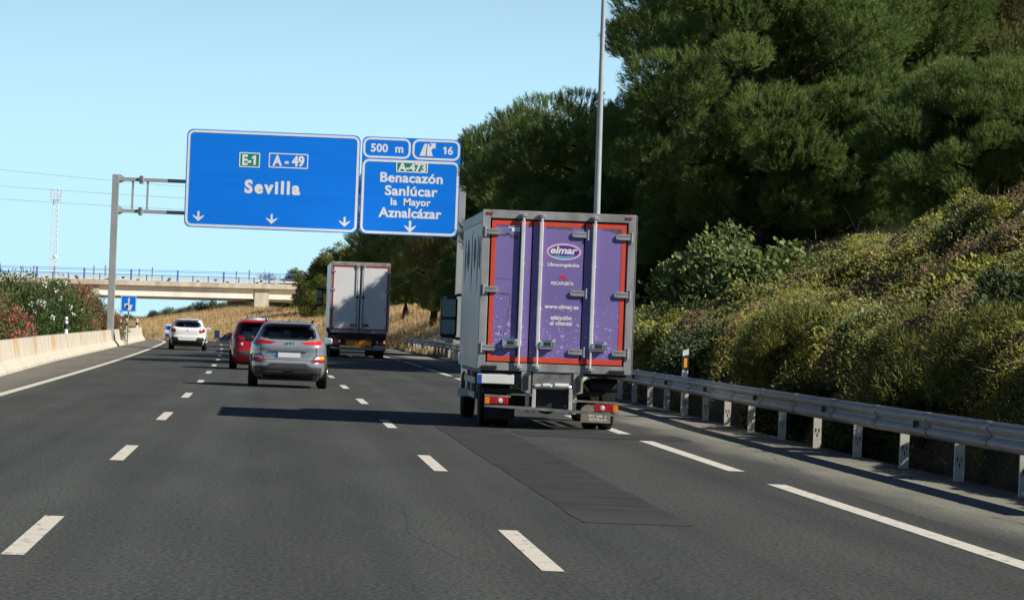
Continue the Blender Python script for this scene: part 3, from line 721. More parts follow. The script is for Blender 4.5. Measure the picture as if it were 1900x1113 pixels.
M_TOW = mat('tower_steel', (0.62, 0.66, 0.68), 0.6, 0.1, 0.1, 2)
tz = -1.0
t = thing('radio_tower', 'pale lattice communications tower far behind the bridge railing', 'tower', (-49.9, 900, tz))
b_ = B(); h0, h1 = 0.0, 27.9
cor = [(-1, -1), (1, -1), (1, 1), (-1, 1)]
hw = lambda z: 0.95 - 0.45 * z / 28.0
for cx, cy in cor: b_.cyl((cx * hw(h0), cy * hw(h0), h0), (cx * hw(h1), cy * hw(h1), h1), 0.075, n=6)
nz = 24
for i in range(nz):
    za, zb2 = h1 * i / nz, h1 * (i + 1) / nz
    for k2 in range(4):
        a, c2 = cor[k2], cor[(k2 + 1) % 4]
        p, q = (a, c2) if i % 2 else (c2, a)
        b_.cyl((p[0] * hw(za), p[1] * hw(za), za), (q[0] * hw(zb2), q[1] * hw(zb2), zb2), 0.04, n=5)
        b_.cyl((a[0] * hw(zb2), a[1] * hw(zb2), zb2), (c2[0] * hw(zb2), c2[1] * hw(zb2), zb2), 0.03, n=5)
b_.done('mast', M_TOW, t)
b_ = B().bb(-1.1, 1.1, -1.1, 1.1, 27.9, 28.02)
for z in (28.6, 29.1):
    for k2 in range(4):
        a, c2 = cor[k2], cor[(k2 + 1) % 4]; b_.cyl((a[0] * 1.1, a[1] * 1.1, z), (c2[0] * 1.1, c2[1] * 1.1, z), 0.03, n=5)
b_.done('platform', M_TOW, t)
for ax_, ay in ((-1.15, -1.1), (1.15, -1.1), (0.3, -1.1), (-1.15, 1.1), (1.15, 1.1)):
    B().cyl((ax_, ay, 27.6), (ax_, ay, 30.4), 0.05, n=6).bb(ax_ - 0.1, ax_ + 0.1, ay - 0.17, ay - 0.055, 28.5, 30.2).done('antenna', M_TOW, t)
for ax_, az_, rr in ((-0.45, 30.3, 0.22), (0.5, 30.35, 0.25), (0.35, 15.0, 0.4)):
    B().lathe([(-0.3, 0.05), (-0.15, rr * .8), (0.0, rr), (0.01, rr * .95)], (ax_, -0.9, az_), 'Y', 14).done('dish', M_WHITE, t, True)
    B().cyl((ax_, -0.75, az_), (ax_ * .9, 0.0, min(az_, 28)), 0.04, n=5).done('dish_arm', M_TOW, t)
M_WIRE = mat('wire', (0.10, 0.11, 0.12), 0.6, 0.3)
for (za, zb3), which in (((22.71, 21.22), 'topmost'), ((20.26, 19.5), 'middle'), ((18.3, 17.75), 'lowest')):
    sl_ = (zb3 - za) / 28.2
    pts = [(-41.9 + q, 600, za + sl_ * q + 0.0004 * q * (q - 28.2)) for q in np.arange(-70, 115, 5.0)]
    o = B().tube(pts, 0.021, 5).done('power_line', M_WIRE)
    tag(o, which + ' of three thin power lines crossing the sky left of the gantry', 'cable', 'power lines in the sky')

# ------------------------------------------------------------------ vehicles
def paint(name, col, metal=0.0, rough=0.28):
    return mat(name, col, rough, metal, 0.05, 1.5, None, 0.02, 300, 0.5, coat=0.6)
M_GLASS = bpy.data.materials.new('car_glass'); M_GLASS.use_nodes = True
n = M_GLASS.node_tree.nodes; l = M_GLASS.node_tree.links; n.clear()
o_ = n.new('ShaderNodeOutputMaterial'); mx = n.new('ShaderNodeMixShader'); tr = n.new('ShaderNodeBsdfTransparent'); gl = n.new('ShaderNodeBsdfGlossy'); fr = n.new('ShaderNodeFresnel')
tr.inputs[0].default_value = (0.72, 0.80, 0.76, 1); gl.inputs['Roughness'].default_value = 0.02; gl.inputs[0].default_value = (0.9, 0.95, 1, 1); fr.inputs['IOR'].default_value = 1.6
l.new(fr.outputs[0], mx.inputs[0]); l.new(tr.outputs[0], mx.inputs[1]); l.new(gl.outputs[0], mx.inputs[2]); l.new(mx.outputs[0], o_.inputs[0])
M_TINT = mat('privacy_glass', (0.008, 0.010, 0.011), 0.06, 0, 0.1, 2, spec=0.6)
M_REDL = mat('red_lens', (0.36, 0.008, 0.010), 0.18, 0, 0.25, 25, coat=0.6)
M_REDLIT = mat('red_lamp_lit', (0.5, 0.01, 0.012), 0.2, 0, 0.2, 25, emit=(1, 0.03, 0.03), estr=0.35)
M_ORANGE = mat('orange_lens', (0.75, 0.22, 0.01), 0.2, 0, 0.2, 25)
M_ORLIT = mat('orange_lamp_lit', (0.9, 0.3, 0.02), 0.2, emit=(1, 0.30, 0.01), estr=0.5)
M_CLEAR = mat('clear_lens', (0.6, 0.6, 0.6), 0.15, 0, 0.3, 30)
M_PLATE = mat('plate_white', (0.72, 0.73, 0.72), 0.45, 0, 0.05, 6)
M_PLATEB = mat('plate_blue', (0.02, 0.08, 0.42), 0.45)
M_CHROME = mat('chrome', (0.75, 0.75, 0.76), 0.18, 1.0, 0.05)
M_CLAD = mat('grey_cladding', (0.055, 0.056, 0.057), 0.6, 0, 0.15, 8)
M_SEAM = mat('rubber_seal', (0.022, 0.02, 0.02), 0.8)
M_SEAT = mat('seat_fabric', (0.02, 0.02, 0.022), 0.9)
M_PALE = mat('pale_bag', (0.70, 0.80, 0.66), 0.8, 0, 0.3, 9)
M_PALEB = mat('pale_blue_cloth', (0.60, 0.72, 0.72), 0.8, 0, 0.4, 12)
M_RIM = mat('alloy_rim', (0.42, 0.43, 0.45), 0.3, 0.8)

def wheel(parent, x, y, r=0.33, w=0.22, side=1, double=False, dark=False):
    p = B().lathe([(-w/2, r * .62), (-w/2, r * .9), (-w/2 + .03, r), (w/2 - .03, r), (w/2, r * .9), (w/2, r * .62)], (0, 0, 0), 'X', 32).done('wheel', M_RUBBER, parent, True)
    p.location = (x, y, r)
    b_ = B().lathe([(side * (w/2 - .01), r * .62), (side * (w/2 + .004), r * .60), (side * (w/2 - .02), r * .5), (side * (w/2 - .015), r * .12), (side * (w/2 + .01), r * .1)], (0, 0, 0), 'X', 24)
    q = b_.done('rim', M_RIM if not dark else M_DARKM, p, True)
    return p

class Car:
    def __init__(s, rows, p=6.0):
        a = np.array(rows, float); zz = np.linspace(a[0, 0], a[-1, 0], 44)
        f = [np.interp(zz, a[:, 0], a[:, i]) for i in (1, 2, 3)]
        for _ in range(1):
            f = [np.concatenate([[q[0]], (q[:-2] + 2 * q[1:-1] + q[2:]) / 4, [q[-1]]]) for q in f]
        s.z, (s.yr, s.yf, s.hw), s.p = zz, f, p
    def at(s, z): return (np.interp(z, s.z, s.yr), np.interp(z, s.z, s.yf), np.interp(z, s.z, s.hw))
    def rear(s, x, z):
        yr, yf, hw = s.at(z); q = np.clip(np.abs(x) / hw, 0, 0.995); return yr + (yf - yr) / 2 * (1 - (1 - q ** s.p) ** (1 / s.p))
    def front(s, x, z):
        yr, yf, hw = s.at(z); q = np.clip(np.abs(x) / hw, 0, 0.995); return yf - (yf - yr) / 2 * (1 - (1 - q ** s.p) ** (1 / s.p))
    def side(s, y, z):
        yr, yf, hw = s.at(z); q = np.clip(np.abs(y - (yr + yf) / 2) / ((yf - yr) / 2), 0, 0.995); return hw * (1 - q ** s.p) ** (1 / s.p)
    def body(s, m, parent, hole_r=None, hole_f=None, name='body'):
        S = np.linspace(-0.97, 0.97, 49); T = np.linspace(-0.62, 0.62, 9)
        V = []
        for z, yr, yf, hw in zip(s.z, s.yr, s.yf, s.hw):
            L = (yf - yr) / 2; m_ = (yf + yr) / 2; k = (1 - np.abs(S) ** s.p) ** (1 / s.p); w = (1 - np.abs(T) ** s.p) ** (1 / s.p)
            V += [(hw * a, m_ - L * b_, z) for a, b_ in zip(S, k)] + [(hw * b_, m_ + L * a, z) for a, b_ in zip(T, w)]
            V += [(hw * a, m_ + L * b_, z) for a, b_ in zip(S[::-1], k)] + [(-hw * b_, m_ - L * a, z) for a, b_ in zip(T, w)]
        n = 2 * len(S) + 2 * len(T); F = []
        def inside(poly, x, z):
            c = False; j = len(poly) - 1
            for i in range(len(poly)):
                (xi, zi), (xj, zj) = poly[i], poly[j]
                if (zi > z) != (zj > z) and x < (xj - xi) * (z - zi) / (zj - zi) + xi: c = not c
                j = i
            return c
        for i in range(len(s.z) - 1):
            for k in range(n):
                q = [i * n + k, i * n + (k + 1) % n, (i + 1) * n + (k + 1) % n, (i + 1) * n + k]
                c = np.mean([V[j] for j in q], 0)
                if hole_r and k < len(S) and inside(hole_r, c[0], c[2]): continue
                if hole_f and len(S) + len(T) <= k < 2 * len(S) + len(T) and inside(hole_f, c[0], c[2]): continue
                F.append(q)
        F.append(list(range(n))[::-1]); F.append([(len(s.z) - 1) * n + k for k in range(n)])
        me = bpy.data.meshes.new(name); me.from_pydata(V, [], F); me.update()
        return link_mesh(name, me, m, parent, True)
    def patch(s, poly, off, name, m, parent, face='rear', nz=10, nx=10, th=0.012):
        """a panel of outline poly (x or y, z) lying on the bodywork"""
        zs_ = [p[1] for p in poly]; rows = np.linspace(min(zs_) + 1e-4, max(zs_) - 1e-4, nz + 1); G = []
        for z in rows:
            X = []
            for i in range(len(poly)):
                (xa, za), (xb, zb_) = poly[i], poly[(i + 1) % len(poly)]
                if (za > z) != (zb_ > z): X.append(xa + (xb - xa) * (z - za) / (zb_ - za))
            G.append([(x, z) for x in np.linspace(min(X), max(X), nx + 1)])
        def P(x, z, o):
            if face == 'rear': return (x, float(s.rear(x, z)) - o, z)
            if face == 'front': return (x, float(s.front(x, z)) + o, z)
            sg = 1 if face == 'right' else -1
            return (sg * (float(s.side(x, z)) + o), x, z)
        V = [P(x, z, off) for row in G for x, z in row]; N = len(V); w = nx + 1
        V += [P(x, z, off - th) for row in G for x, z in row]
        F = [(i * w + k, i * w + k + 1, (i + 1) * w + k + 1, (i + 1) * w + k) for i in range(nz) for k in range(nx)]
        rim = list(range(w)) + [i * w + nx for i in range(1, nz + 1)] + [nz * w + k for k in range(nx - 1, -1, -1)] + [i * w for i in range(nz - 1, 0, -1)]
        for a, c in zip(rim, rim[1:] + rim[:1]): F.append((a, N + a, N + c, c))
        me = bpy.data.meshes.new(name); me.from_pydata(V, [], F)
        bm = bmesh.new(); bm.from_mesh(me); bmesh.ops.recalc_face_normals(bm, faces=bm.faces); bm.to_mesh(me); bm.free()
        return link_mesh(name, me, m, parent, False)
def mir(poly): return [(-x, z) for x, z in poly]
def rnd_poly(poly, it=2):
    for _ in range(it):
        q = []
        for i in range(len(poly)):
            a, c = poly[i], poly[(i + 1) % len(poly)]
            q += [(a[0] * .82 + c[0] * .18, a[1] * .82 + c[1] * .18), (a[0] * .18 + c[0] * .82, a[1] * .18 + c[1] * .82)]
        poly = q
    return poly
def shrink(poly, k, kz=None):
    cx = sum(p[0] for p in poly) / len(poly); cz = sum(p[1] for p in poly) / len(poly)
    return [(cx + (x - cx) * k, cz + (z - cz) * (kz or k)) for x, z in poly]
def mirror_(parent, x, y, z, m, sz=(0.22, 0.12, 0.15), gm=None):
    b_ = B().box((x, y, z), sz, 0.05, seg=3); s_ = 1 if x < 0 else -1
    b_.bb(x + s_ * .1, x + s_ * .2, y - .02, y + .03, z - .07, z - .03)
    p = b_.done('wing_mirror', m, parent, True)
    B().bb(x - sz[0] * .36, x + sz[0] * .36, y - sz[1] / 2 - .004, y - sz[1] / 2 + .002, z - sz[2] * .32, z + sz[2] * .32).done('mirror_glass', gm or M_TINT, p)
def cabin(parent, y0, y1, hw, z0=0.75, tall=1.16, pale=None):
    b_ = B().bb(-hw, hw, y0, y0 + 0.14, z0 - .35, tall - .12, 0.04)
    for x in (-hw * .55, hw * .55): b_.box((x, y0 + .06, tall - 0.02), (0.22, 0.1, 0.17), 0.04)
    b_.done('rear_seat', M_SEAT, parent)
    b_ = B()
    for x in (-hw * .55, hw * .55): b_.bb(x - .22, x + .22, y1, y1 + .14, z0 - .35, tall - .02, 0.05).box((x, y1 + .05, tall + .1), (0.24, 0.1, 0.18), 0.04)
    b_.done('front_seat', M_SEAT, parent)
def gaps(t, c, xw, z0, z1):
    for s_ in (-1, 1): c.patch([(s_ * xw - .006, z0), (s_ * xw + .006, z0), (s_ * (xw - .02) + .006, z1), (s_ * (xw - .02) - .006, z1)], 0.005, 'panel_gap', M_SEAM, t, nx=1, th=.004)
    c.patch([(-xw, z0 - .006), (xw, z0 - .006), (xw, z0 + .006), (-xw, z0 + .006)], 0.005, 'panel_gap', M_SEAM, t, nz=1, nx=16, th=.004)
def car_common(t, c, hw, L, wy, r, track, mirr_m, mz, my, dark_arch=True, w=0.22):
    for y in wy:
        for s_ in (-1, 1): wheel(t, s_ * (track), y, r, w, s_)
    for s_ in (-1, 1): mirror_(t, s_ * (hw + 0.05), my, mz, mirr_m[0 if s_ < 0 else 1], gm=M_TINT if s_ < 0 else M_CHROME)  # dark left, bright right glass: sky glare put in by choice of material
    B().bb(-hw * .8, hw * .8, 0.25, L - .3, 0.17, 0.30, 0.02).done('underbody', M_DARKM, t)
def side_glass(t, c, ya, yb, za, zb_, slope=0.5):
    for f in ('left', 'right'):
        c.patch(rnd_poly([(ya, za), (yb + .55, za), (yb, zb_), (ya + .3, zb_)], 1), 0.006, 'side_window', M_TINT, t, f)

# --- grey crossover
M_SILV = paint('grey_metallic', (0.30, 0.335, 0.38), 0.35, 0.3)
t = thing('crossover_car', 'grey metallic crossover with orange lights low on its bumper, middle lane', 'car', (0.435, 91.5, 0))
c = Car([(.20, .30, 3.95, .80), (.27, .14, 4.05, .86), (.36, .04, 4.12, .89), (.46, .0, 4.16, .905), (.60, .0, 4.17, .91), (.635, .02, 4.15, .91), (.66, .09, 4.12, .905), (.86, .10, 4.02, .895),
         (.93, .08, 3.95, .89), (.99, .10, 3.3, .88), (1.05, .15, 3.0, .855), (1.12, .24, 2.88, .79), (1.25, .42, 2.6, .725), (1.40, .60, 2.25, .655), (1.455, .66, 2.1, .62), (1.50, .74, 1.95, .58), (1.535, .95, 1.75, .50), (1.55, 1.15, 1.55, .40)])
win = [(-.655, 1.125), (.655, 1.125), (.585, 1.435), (-.585, 1.435)]
wf = [(-.60, 1.13), (.60, 1.13), (.5, 1.43), (-.5, 1.43)]
c.body(M_SILV, t, shrink(win, .93, .84), shrink(wf, .95, .9))
c.patch(rnd_poly(win, 1), 0.012, 'rear_window', M_GLASS, t, th=0.004)
c.patch(wf, 0.012, 'windscreen', M_GLASS, t, 'front', th=0.004)
b_ = B()
for q in range(1):
    pass
fo = rnd_poly(win, 1); fi = shrink(fo, .92, .83)
def surf_ring(cc, outer, inner, off, name, m, parent):
    V = [(x, float(cc.rear(x, z)) - off, z) for x, z in outer] + [(x, float(cc.rear(x, z)) - off, z) for x, z in inner]
    n = len(outer); F = [(k, (k + 1) % n, n + (k + 1) % n, n + k) for k in range(n)]
    me = bpy.data.meshes.new(name); me.from_pydata(V, [], F); me.update(); return link_mesh(name, me, m, parent)
def subdiv(poly, k=4): return [(poly[i][0] + (poly[(i+1) % len(poly)][0] - poly[i][0]) * j / k, poly[i][1] + (poly[(i+1) % len(poly)][1] - poly[i][1]) * j / k) for i in range(len(poly)) for j in range(k)]
surf_ring(c, subdiv(fo), subdiv(fi), 0.016, 'window_frame', M_BLACK, t)
cabin(t, 1.25, 2.35, 0.55, 0.8, 1.22)
B().box((-.34, 0.72, 1.13), (.34, .2, .30), .06, seg=2).done('luggage', M_PALEB, t)
B().box((-.06, .70, 1.15), (.20, .18, .36), .05, seg=2).done('bag', M_PALE, t)
B().box((.3, .78, 1.10), (.3, .2, .2), .06, seg=2).done('dark_bag', M_CLAD, t)
b_ = B().tube([(.02, .27, 1.135), (.2, .30, 1.16), (.42, .28, 1.14)], .012, 6).done('wiper', M_BLACK, t)
tl = [(-.775, 1.10), (-.74, 1.115), (-.29, 1.065), (-.40, 1.025), (-.76, 1.015)]
c.patch(tl, 0.014, 'tail_light', M_REDL, t); c.patch(mir(tl), 0.014, 'tail_light', M_REDLIT, t)
bl = [(-.845, .765), (-.65, .765), (-.53, .62), (-.845, .60)]
for f_, lit in ((lambda q: q, 0), (mir, 1)):
    p = c.patch(f_(shrink(bl, 1.13)), 0.012, 'lamp_bezel', M_CLAD, t)
    c.patch(f_([(-.835, .755), (-.745, .755), (-.745, .685), (-.835, .685)]), 0.02, 'indicator', M_ORLIT if lit else M_ORANGE, p)
    c.patch(f_([(-.74, .75), (-.66, .75), (-.60, .68), (-.74, .685)]), 0.02, 'reversing_light', M_CLEAR, p)
    c.patch(f_([(-.835, .68), (-.61, .675), (-.57, .63), (-.835, .61)]), 0.02, 'red_lens', M_REDL, p)
rec = [(-.43, .86), (.43, .86), (.29, .655), (-.29, .655)]
c.patch(rec, 0.004, 'plate_recess_shade', mat('grey_metallic_shade', (0.24, 0.27, 0.31), 0.35, 0.3), t)  # recess shade painted as a darker copy of the body grey
c.patch([(-.44, .885), (.44, .885), (.42, .855), (-.42, .855)], 0.03, 'tailgate_lip', M_SILV, t, th=0.03)
pl = c.patch([(-.28, .83), (.28, .83), (.28, .71), (-.28, .71)], 0.012, 'number_plate', M_PLATE, t)
c.patch([(-.278, .828), (-.24, .828), (-.24, .712), (-.278, .712)], 0.015, 'blue_band', M_PLATEB, pl)
e = B(); el = lambda a, b2, nn=28: [(a * math.cos(2 * math.pi * i / nn), 1.03 + b2 * math.sin(2 * math.pi * i / nn)) for i in range(nn)]
yb = float(c.rear(0.03, 1.03))
e.ring([(x + .03, z) for x, z in el(.115, .052)], [(x + .03, z) for x, z in el(.095, .036)], yb - .03, yb + .01)
for dx in (-.045, .045): e.prism([(dx - .012 + .03 - .012, .995), (dx + .012 + .03 - .012, .995), (dx + .012 + .03 + .012, 1.065), (dx - .012 + .03 + .012, 1.065)], yb - .03, yb + .01)
e.prism([(-.02, 1.018), (.08, 1.03), (.08, 1.042), (-.02, 1.03)], yb - .029, yb + .01)
e.done('badge', M_CHROME, t)
c.patch([(-.86, .50), (-.5, .51), (-.40, .575), (.40, .575), (.5, .51), (.86, .50), (.84, .30), (-.84, .30)], 0.012, 'bumper_cladding', M_CLAD, t, nz=14, nx=20)
c.patch([(-.52, .385), (-.14, .385), (-.10, .36), (-.52, .36)], 0.02, 'skid_trim', M_RIM, t); c.patch([(.52, .385), (.14, .385), (.10, .36), (.52, .36)], 0.02, 'skid_trim', M_RIM, t)
c.patch([(-.6, .30), (.6, .30), (.55, .205), (-.55, .205)], 0.02, 'lower_diffuser', M_BLACK, t)
B().box((0, .62, 1.495), (1.12, .22, .035), 0.012).done('roof_spoiler', M_SILV, t)
for s_ in (-1, 1): B().tube([(s_ * .53, .85, 1.50), (s_ * .55, 1.0, 1.575), (s_ * .55, 2.2, 1.57), (s_ * .53, 2.4, 1.50)], .022, 8).done('roof_rail', M_BLACK, t, True)
B().prism_side([(.92, 1.53), (1.10, 1.54), (1.08, 1.56), (.93, 1.60)], -.012, .012).done('roof_fin', M_CHROME, t)
side_glass(t, c, .75, 2.3, 1.13, 1.42)
for f in ('left', 'right'):
    for wy in (.78, 3.38):
        c.patch([(wy - .45, .32), (wy + .45, .32), (wy + .40, .62), (wy + .22, .76), (wy - .22, .76), (wy - .40, .62)], 0.012, 'wheel_arch', M_CLAD, t, f)
M_SUNMIRR = paint('sunlit_grey_mirror', (0.55, 0.57, 0.6), 0.3, 0.2)  # sun on the right mirror housing, put into a paler grey
car_common(t, c, .89, 4.17, (.78, 3.38), .33, .81, (M_BLACK, M_SUNMIRR), 1.11, 2.7)

gaps(t, c, .66, .655, 1.0)
# --- red people carrier
M_RED = paint('red_paint', (0.42, 0.012, 0.018), 0.1, 0.3)
t = thing('red_car', 'red people carrier with dark bumper strip, partly hidden behind the grey crossover', 'car', (-0.33, 121, 0))
c = Car([(.20, .22, 4.0, .80), (.28, .08, 4.1, .86), (.42, .0, 4.2, .89), (.56, .0, 4.25, .90), (.64, .06, 4.2, .90), (.85, .10, 4.1, .89), (1.0, .14, 3.6, .87), (1.08, .18, 3.2, .83), (1.3, .36, 2.8, .76), (1.44, .48, 2.45, .70), (1.50, .58, 2.2, .63), (1.54, .8, 1.9, .52)])
win = [(-.70, 1.03), (.70, 1.03), (.62, 1.42), (-.62, 1.42)]; wf = [(-.66, 1.08), (.66, 1.08), (.55, 1.44), (-.55, 1.44)]
c.body(M_RED, t, shrink(win, .92, .85), shrink(wf, .95, .9))
c.patch(rnd_poly(win, 1), 0.012, 'rear_window', M_GLASS, t, th=0.004); c.patch(wf, 0.012, 'windscreen', M_GLASS, t, 'front', th=0.004)
fo = rnd_poly(win, 1); surf_ring(c, subdiv(fo), subdiv(shrink(fo, .90, .84)), 0.016, 'window_frame', M_BLACK, t)
cabin(t, 1.2, 2.3, 0.58, 0.8, 1.2)
B().box((-.40, .60, 1.06), (.36, .2, .24), .05).done('luggage', M_PALEB, t)
B().box((-.1, .62, 1.08), (.3, .2, .3), .05).done('luggage', M_PALEB, t)
B().box((-.05, .75, 1.28), (.4, .1, .06), .02).done('parcel', M_PALE, t)
tl = [(-.865, 1.04), (-.735, 1.06), (-.72, .80), (-.865, .76)]
c.patch(tl, 0.014, 'tail_light', M_REDL, t); c.patch(mir(tl), 0.014, 'tail_light', M_REDL, t)
c.patch([(-.87, .585), (.87, .585), (.87, .47), (-.87, .47)], 0.012, 'bumper_strip', M_CLAD, t, nx=20)
pl = c.patch([(-.26, .85), (.26, .85), (.26, .73), (-.26, .73)], 0.012, 'number_plate', M_PLATE, t)
c.patch([(-.258, .848), (-.215, .848), (-.215, .732), (-.258, .732)], 0.015, 'blue_band', M_PLATEB, pl)
c.patch([(-.565, .83), (-.50, .83), (-.50, .76), (-.565, .76)], 0.012, 'sticker', M_SIGNW, t)
c.patch([(-.60, .955), (-.40, .955), (-.40, .93), (-.60, .93)], 0.014, 'model_lettering_bar', M_CHROME, t)
B().box((0, .45, 1.475), (1.2, .2, .035), 0.012).done('roof_spoiler', M_RED, t)
side_glass(t, c, .7, 2.4, 1.06, 1.42)
car_common(t, c, .88, 4.25, (.72, 3.4), .32, .80, (M_RED, M_RED), 1.05, 2.95)
B().tube([(.25, .9, 1.53), (.25, .85, 1.60)], .012, 6).done('aerial', M_BLACK, t)

gaps(t, c, .70, .60, 1.02)
# --- white hatchback
M_WHC = paint('white_gloss', (0.78, 0.79, 0.80), 0.0, 0.3)
t = thing('white_hatchback', 'white hatchback with black bumper corners alone in the left lane', 'car', (-3.86, 184, 0))
c = Car([(.20, .22, 3.75, .74), (.27, .08, 3.85, .82), (.40, .0, 3.95, .865), (.58, .0, 3.98, .875), (.70, .05, 3.95, .875), (.90, .06, 3.7, .865), (1.0, .10, 3.3, .85), (1.07, .17, 2.95, .79), (1.2, .34, 2.7, .72), (1.34, .5, 2.35, .655), (1.41, .6, 2.1, .60), (1.455, .85, 1.85, .50), (1.47, 1.05, 1.6, .38)])
win = [(-.635, 1.07), (.635, 1.07), (.56, 1.335), (-.56, 1.335)]; wf = [(-.6, 1.08), (.6, 1.08), (.5, 1.34), (-.5, 1.34)]
c.body(M_WHC, t, shrink(win, .9, .8), shrink(wf, .95, .9))
fo = rnd_poly(win, 1); c.patch(fo, 0.012, 'rear_window', M_GLASS, t, th=0.004); c.patch(wf, 0.012, 'windscreen', M_GLASS, t, 'front', th=0.004)
surf_ring(c, subdiv(fo), subdiv(shrink(fo, .91, .8)), 0.016, 'window_frame', M_BLACK, t)
cabin(t, 1.15, 2.1, 0.55, 0.75, 1.17)
tl = rnd_poly([(-.81, 1.02), (-.55, 1.0), (-.55, .81), (-.79, .82)], 2)
c.patch(tl, 0.016, 'tail_light', M_REDL, t); c.patch(mir(tl), 0.016, 'tail_light', M_REDL, t)
c.patch([(-.28, .69), (.28, .69), (.28, .57), (-.28, .57)], 0.012, 'number_plate', M_PLATE, t)
c.patch([(-.80, .46), (.80, .46), (.76, .22), (-.76, .22)], 0.012, 'bumper_cladding', M_BLACK, t, nx=20)
for f_ in (lambda q: q, mir): c.patch(f_([(-.82, .46), (-.40, .46), (-.47, .60), (-.72, .62)]), 0.014, 'bumper_corner', M_BLACK, t)
c.patch([(-.03, .90), (0.03, .90), (.0, .96)], 0.014, 'badge', M_CHROME, t)
c.patch([(-.1, 1.40), (.1, 1.40), (.1, 1.375), (-.1, 1.375)], 0.03, 'brake_light', M_REDL, t)
B().box((0, .55, 1.415), (1.08, .2, .03), 0.012).done('roof_spoiler', M_WHC, t)
side_glass(t, c, .7, 2.15, 1.07, 1.34)
car_common(t, c, .86, 3.98, (.62, 3.18), .32, .77, (M_BLACK, M_WHC), 1.0, 2.7, w=.2)

gaps(t, c, .68, .60, 1.0)
# --- white SUV hidden behind the red car, and a black car further round the bend
t = thing('white_suv', 'white car with silver roof rails showing only its roof above the red car', 'car', (-0.72, 215, 0))
c = Car([(.22, .2, 4.1, .8), (.45, .0, 4.3, .9), (.7, .03, 4.3, .91), (1.0, .1, 3.7, .9), (1.12, .2, 3.1, .86), (1.4, .4, 2.6, .76), (1.55, .5, 2.3, .70), (1.62, .65, 2.0, .64), (1.66, .9, 1.8, .52)])
c.body(M_WHC, t)
fo = rnd_poly([(-.72, 1.13), (.72, 1.13), (.64, 1.5), (-.64, 1.5)], 1); c.patch(fo, 0.012, 'rear_window', M_TINT, t)
for f_ in (lambda q: q, mir): c.patch(f_([(-.88, 1.05), (-.62, 1.05), (-.62, .85), (-.88, .85)]), 0.014, 'tail_light', M_REDL, t)
for s_ in (-1, 1): B().tube([(s_ * .60, .8, 1.62), (s_ * .62, 1.0, 1.72), (s_ * .62, 2.2, 1.71), (s_ * .60, 2.4, 1.62)], .025, 8).done('roof_rail', M_RIM, t, True)
side_glass(t, c, .8, 2.3, 1.14, 1.5)
car_common(t, c, .89, 4.3, (.8, 3.5), .34, .81, (M_WHC, M_WHC), 1.1, 2.9)
t = thing('black_car', 'black car far off on the bend, just left of the red car', 'car', (-2.3, 318, float(rz_(318))), R(20))
c = Car([(.20, .2, 4.0, .76), (.42, .0, 4.3, .88), (.7, .03, 4.3, .89), (.95, .1, 3.8, .87), (1.02, .6, 3.2, .8), (1.3, 1.1, 2.6, .68), (1.42, 1.4, 2.2, .55)])
c.body(mat('black_gloss', (0.012, 0.012, 0.014), 0.5), t)
fo = rnd_poly([(-.66, 1.02), (.66, 1.02), (.58, 1.32), (-.58, 1.32)], 1); c.patch(fo, 0.012, 'rear_window', M_TINT, t)
for f_ in (lambda q: q, mir): c.patch(f_([(-.86, .9), (-.6, .9), (-.6, .74), (-.86, .74)]), 0.014, 'tail_light', M_REDL, t)
car_common(t, c, .87, 4.3, (.75, 3.4), .32, .79, (M_BLACK, M_BLACK), 1.0, 2.9)

# --- purple box truck
def purple_mat():
    m = mat('purple_decal', (0.19, 0.145, 0.39), 0.42, 0, 0.1, 0.7, (0.235, 0.18, 0.45), 0, 60, 0.4)
    n = m.node_tree.nodes; l = m.node_tree.links; b = n['Principled BSDF']; src = b.inputs['Base Color'].links[0].from_socket
    tc = n.new('ShaderNodeTexCoord'); sp = n.new('ShaderNodeSeparateXYZ'); l.new(tc.outputs['Object'], sp.inputs[0])
    col = src
    for scale, seed, size in ((8.0, 0.0, 0.36), (15.0, 5.0, 0.38), (26.0, 9.0, 0.40)):
        mp = n.new('ShaderNodeMapping'); mp.inputs['Location'].default_value = (seed, 0, seed * 2); mp.inputs['Scale'].default_value = (1, 0.0, 1.35); l.new(tc.outputs['Object'], mp.inputs[0])
        vo = n.new('ShaderNodeTexVoronoi'); vo.inputs['Scale'].default_value = scale; vo.inputs['Randomness'].default_value = 1.0; l.new(mp.outputs[0], vo.inputs['Vector'])
        sc_ = n.new('ShaderNodeSeparateColor'); l.new(vo.outputs['Color'], sc_.inputs[0])
        # drop radius grows downwards and varies per cell
        zr = n.new('ShaderNodeMapRange'); zr.inputs['From Min'].default_value = 2.6; zr.inputs['From Max'].default_value = 1.55; zr.inputs['To Min'].default_value = 0.0; zr.inputs['To Max'].default_value = size; l.new(sp.outputs['Z'], zr.inputs['Value'])
        mu = n.new('ShaderNodeMath'); mu.operation = 'MULTIPLY'; l.new(zr.outputs[0], mu.inputs[0])
        pw = n.new('ShaderNodeMath'); pw.operation = 'POWER'; pw.inputs[1].default_value = 2.2; l.new(sc_.outputs[0], pw.inputs[0]); l.new(pw.outputs[0], mu.inputs[1])
        lt = n.new('ShaderNodeMath'); lt.operation = 'LESS_THAN'; l.new(vo.outputs['Distance'], lt.inputs[0]); l.new(mu.outputs[0], lt.inputs[1])
        mx = n.new('ShaderNodeMix'); mx.data_type = 'RGBA'; l.new(lt.outputs[0], mx.inputs['Factor']); l.new(col, mx.inputs['A']); mx.inputs['B'].default_value = (0.40, 0.37, 0.70, 1)
        col = mx.outputs['Result']
    l.new(col, b.inputs['Base Color']); return m
M_PURP = purple_mat()
M_REDT = mat('red_trim', (0.70, 0.075, 0.035), 0.45, 0, 0.06, 3)
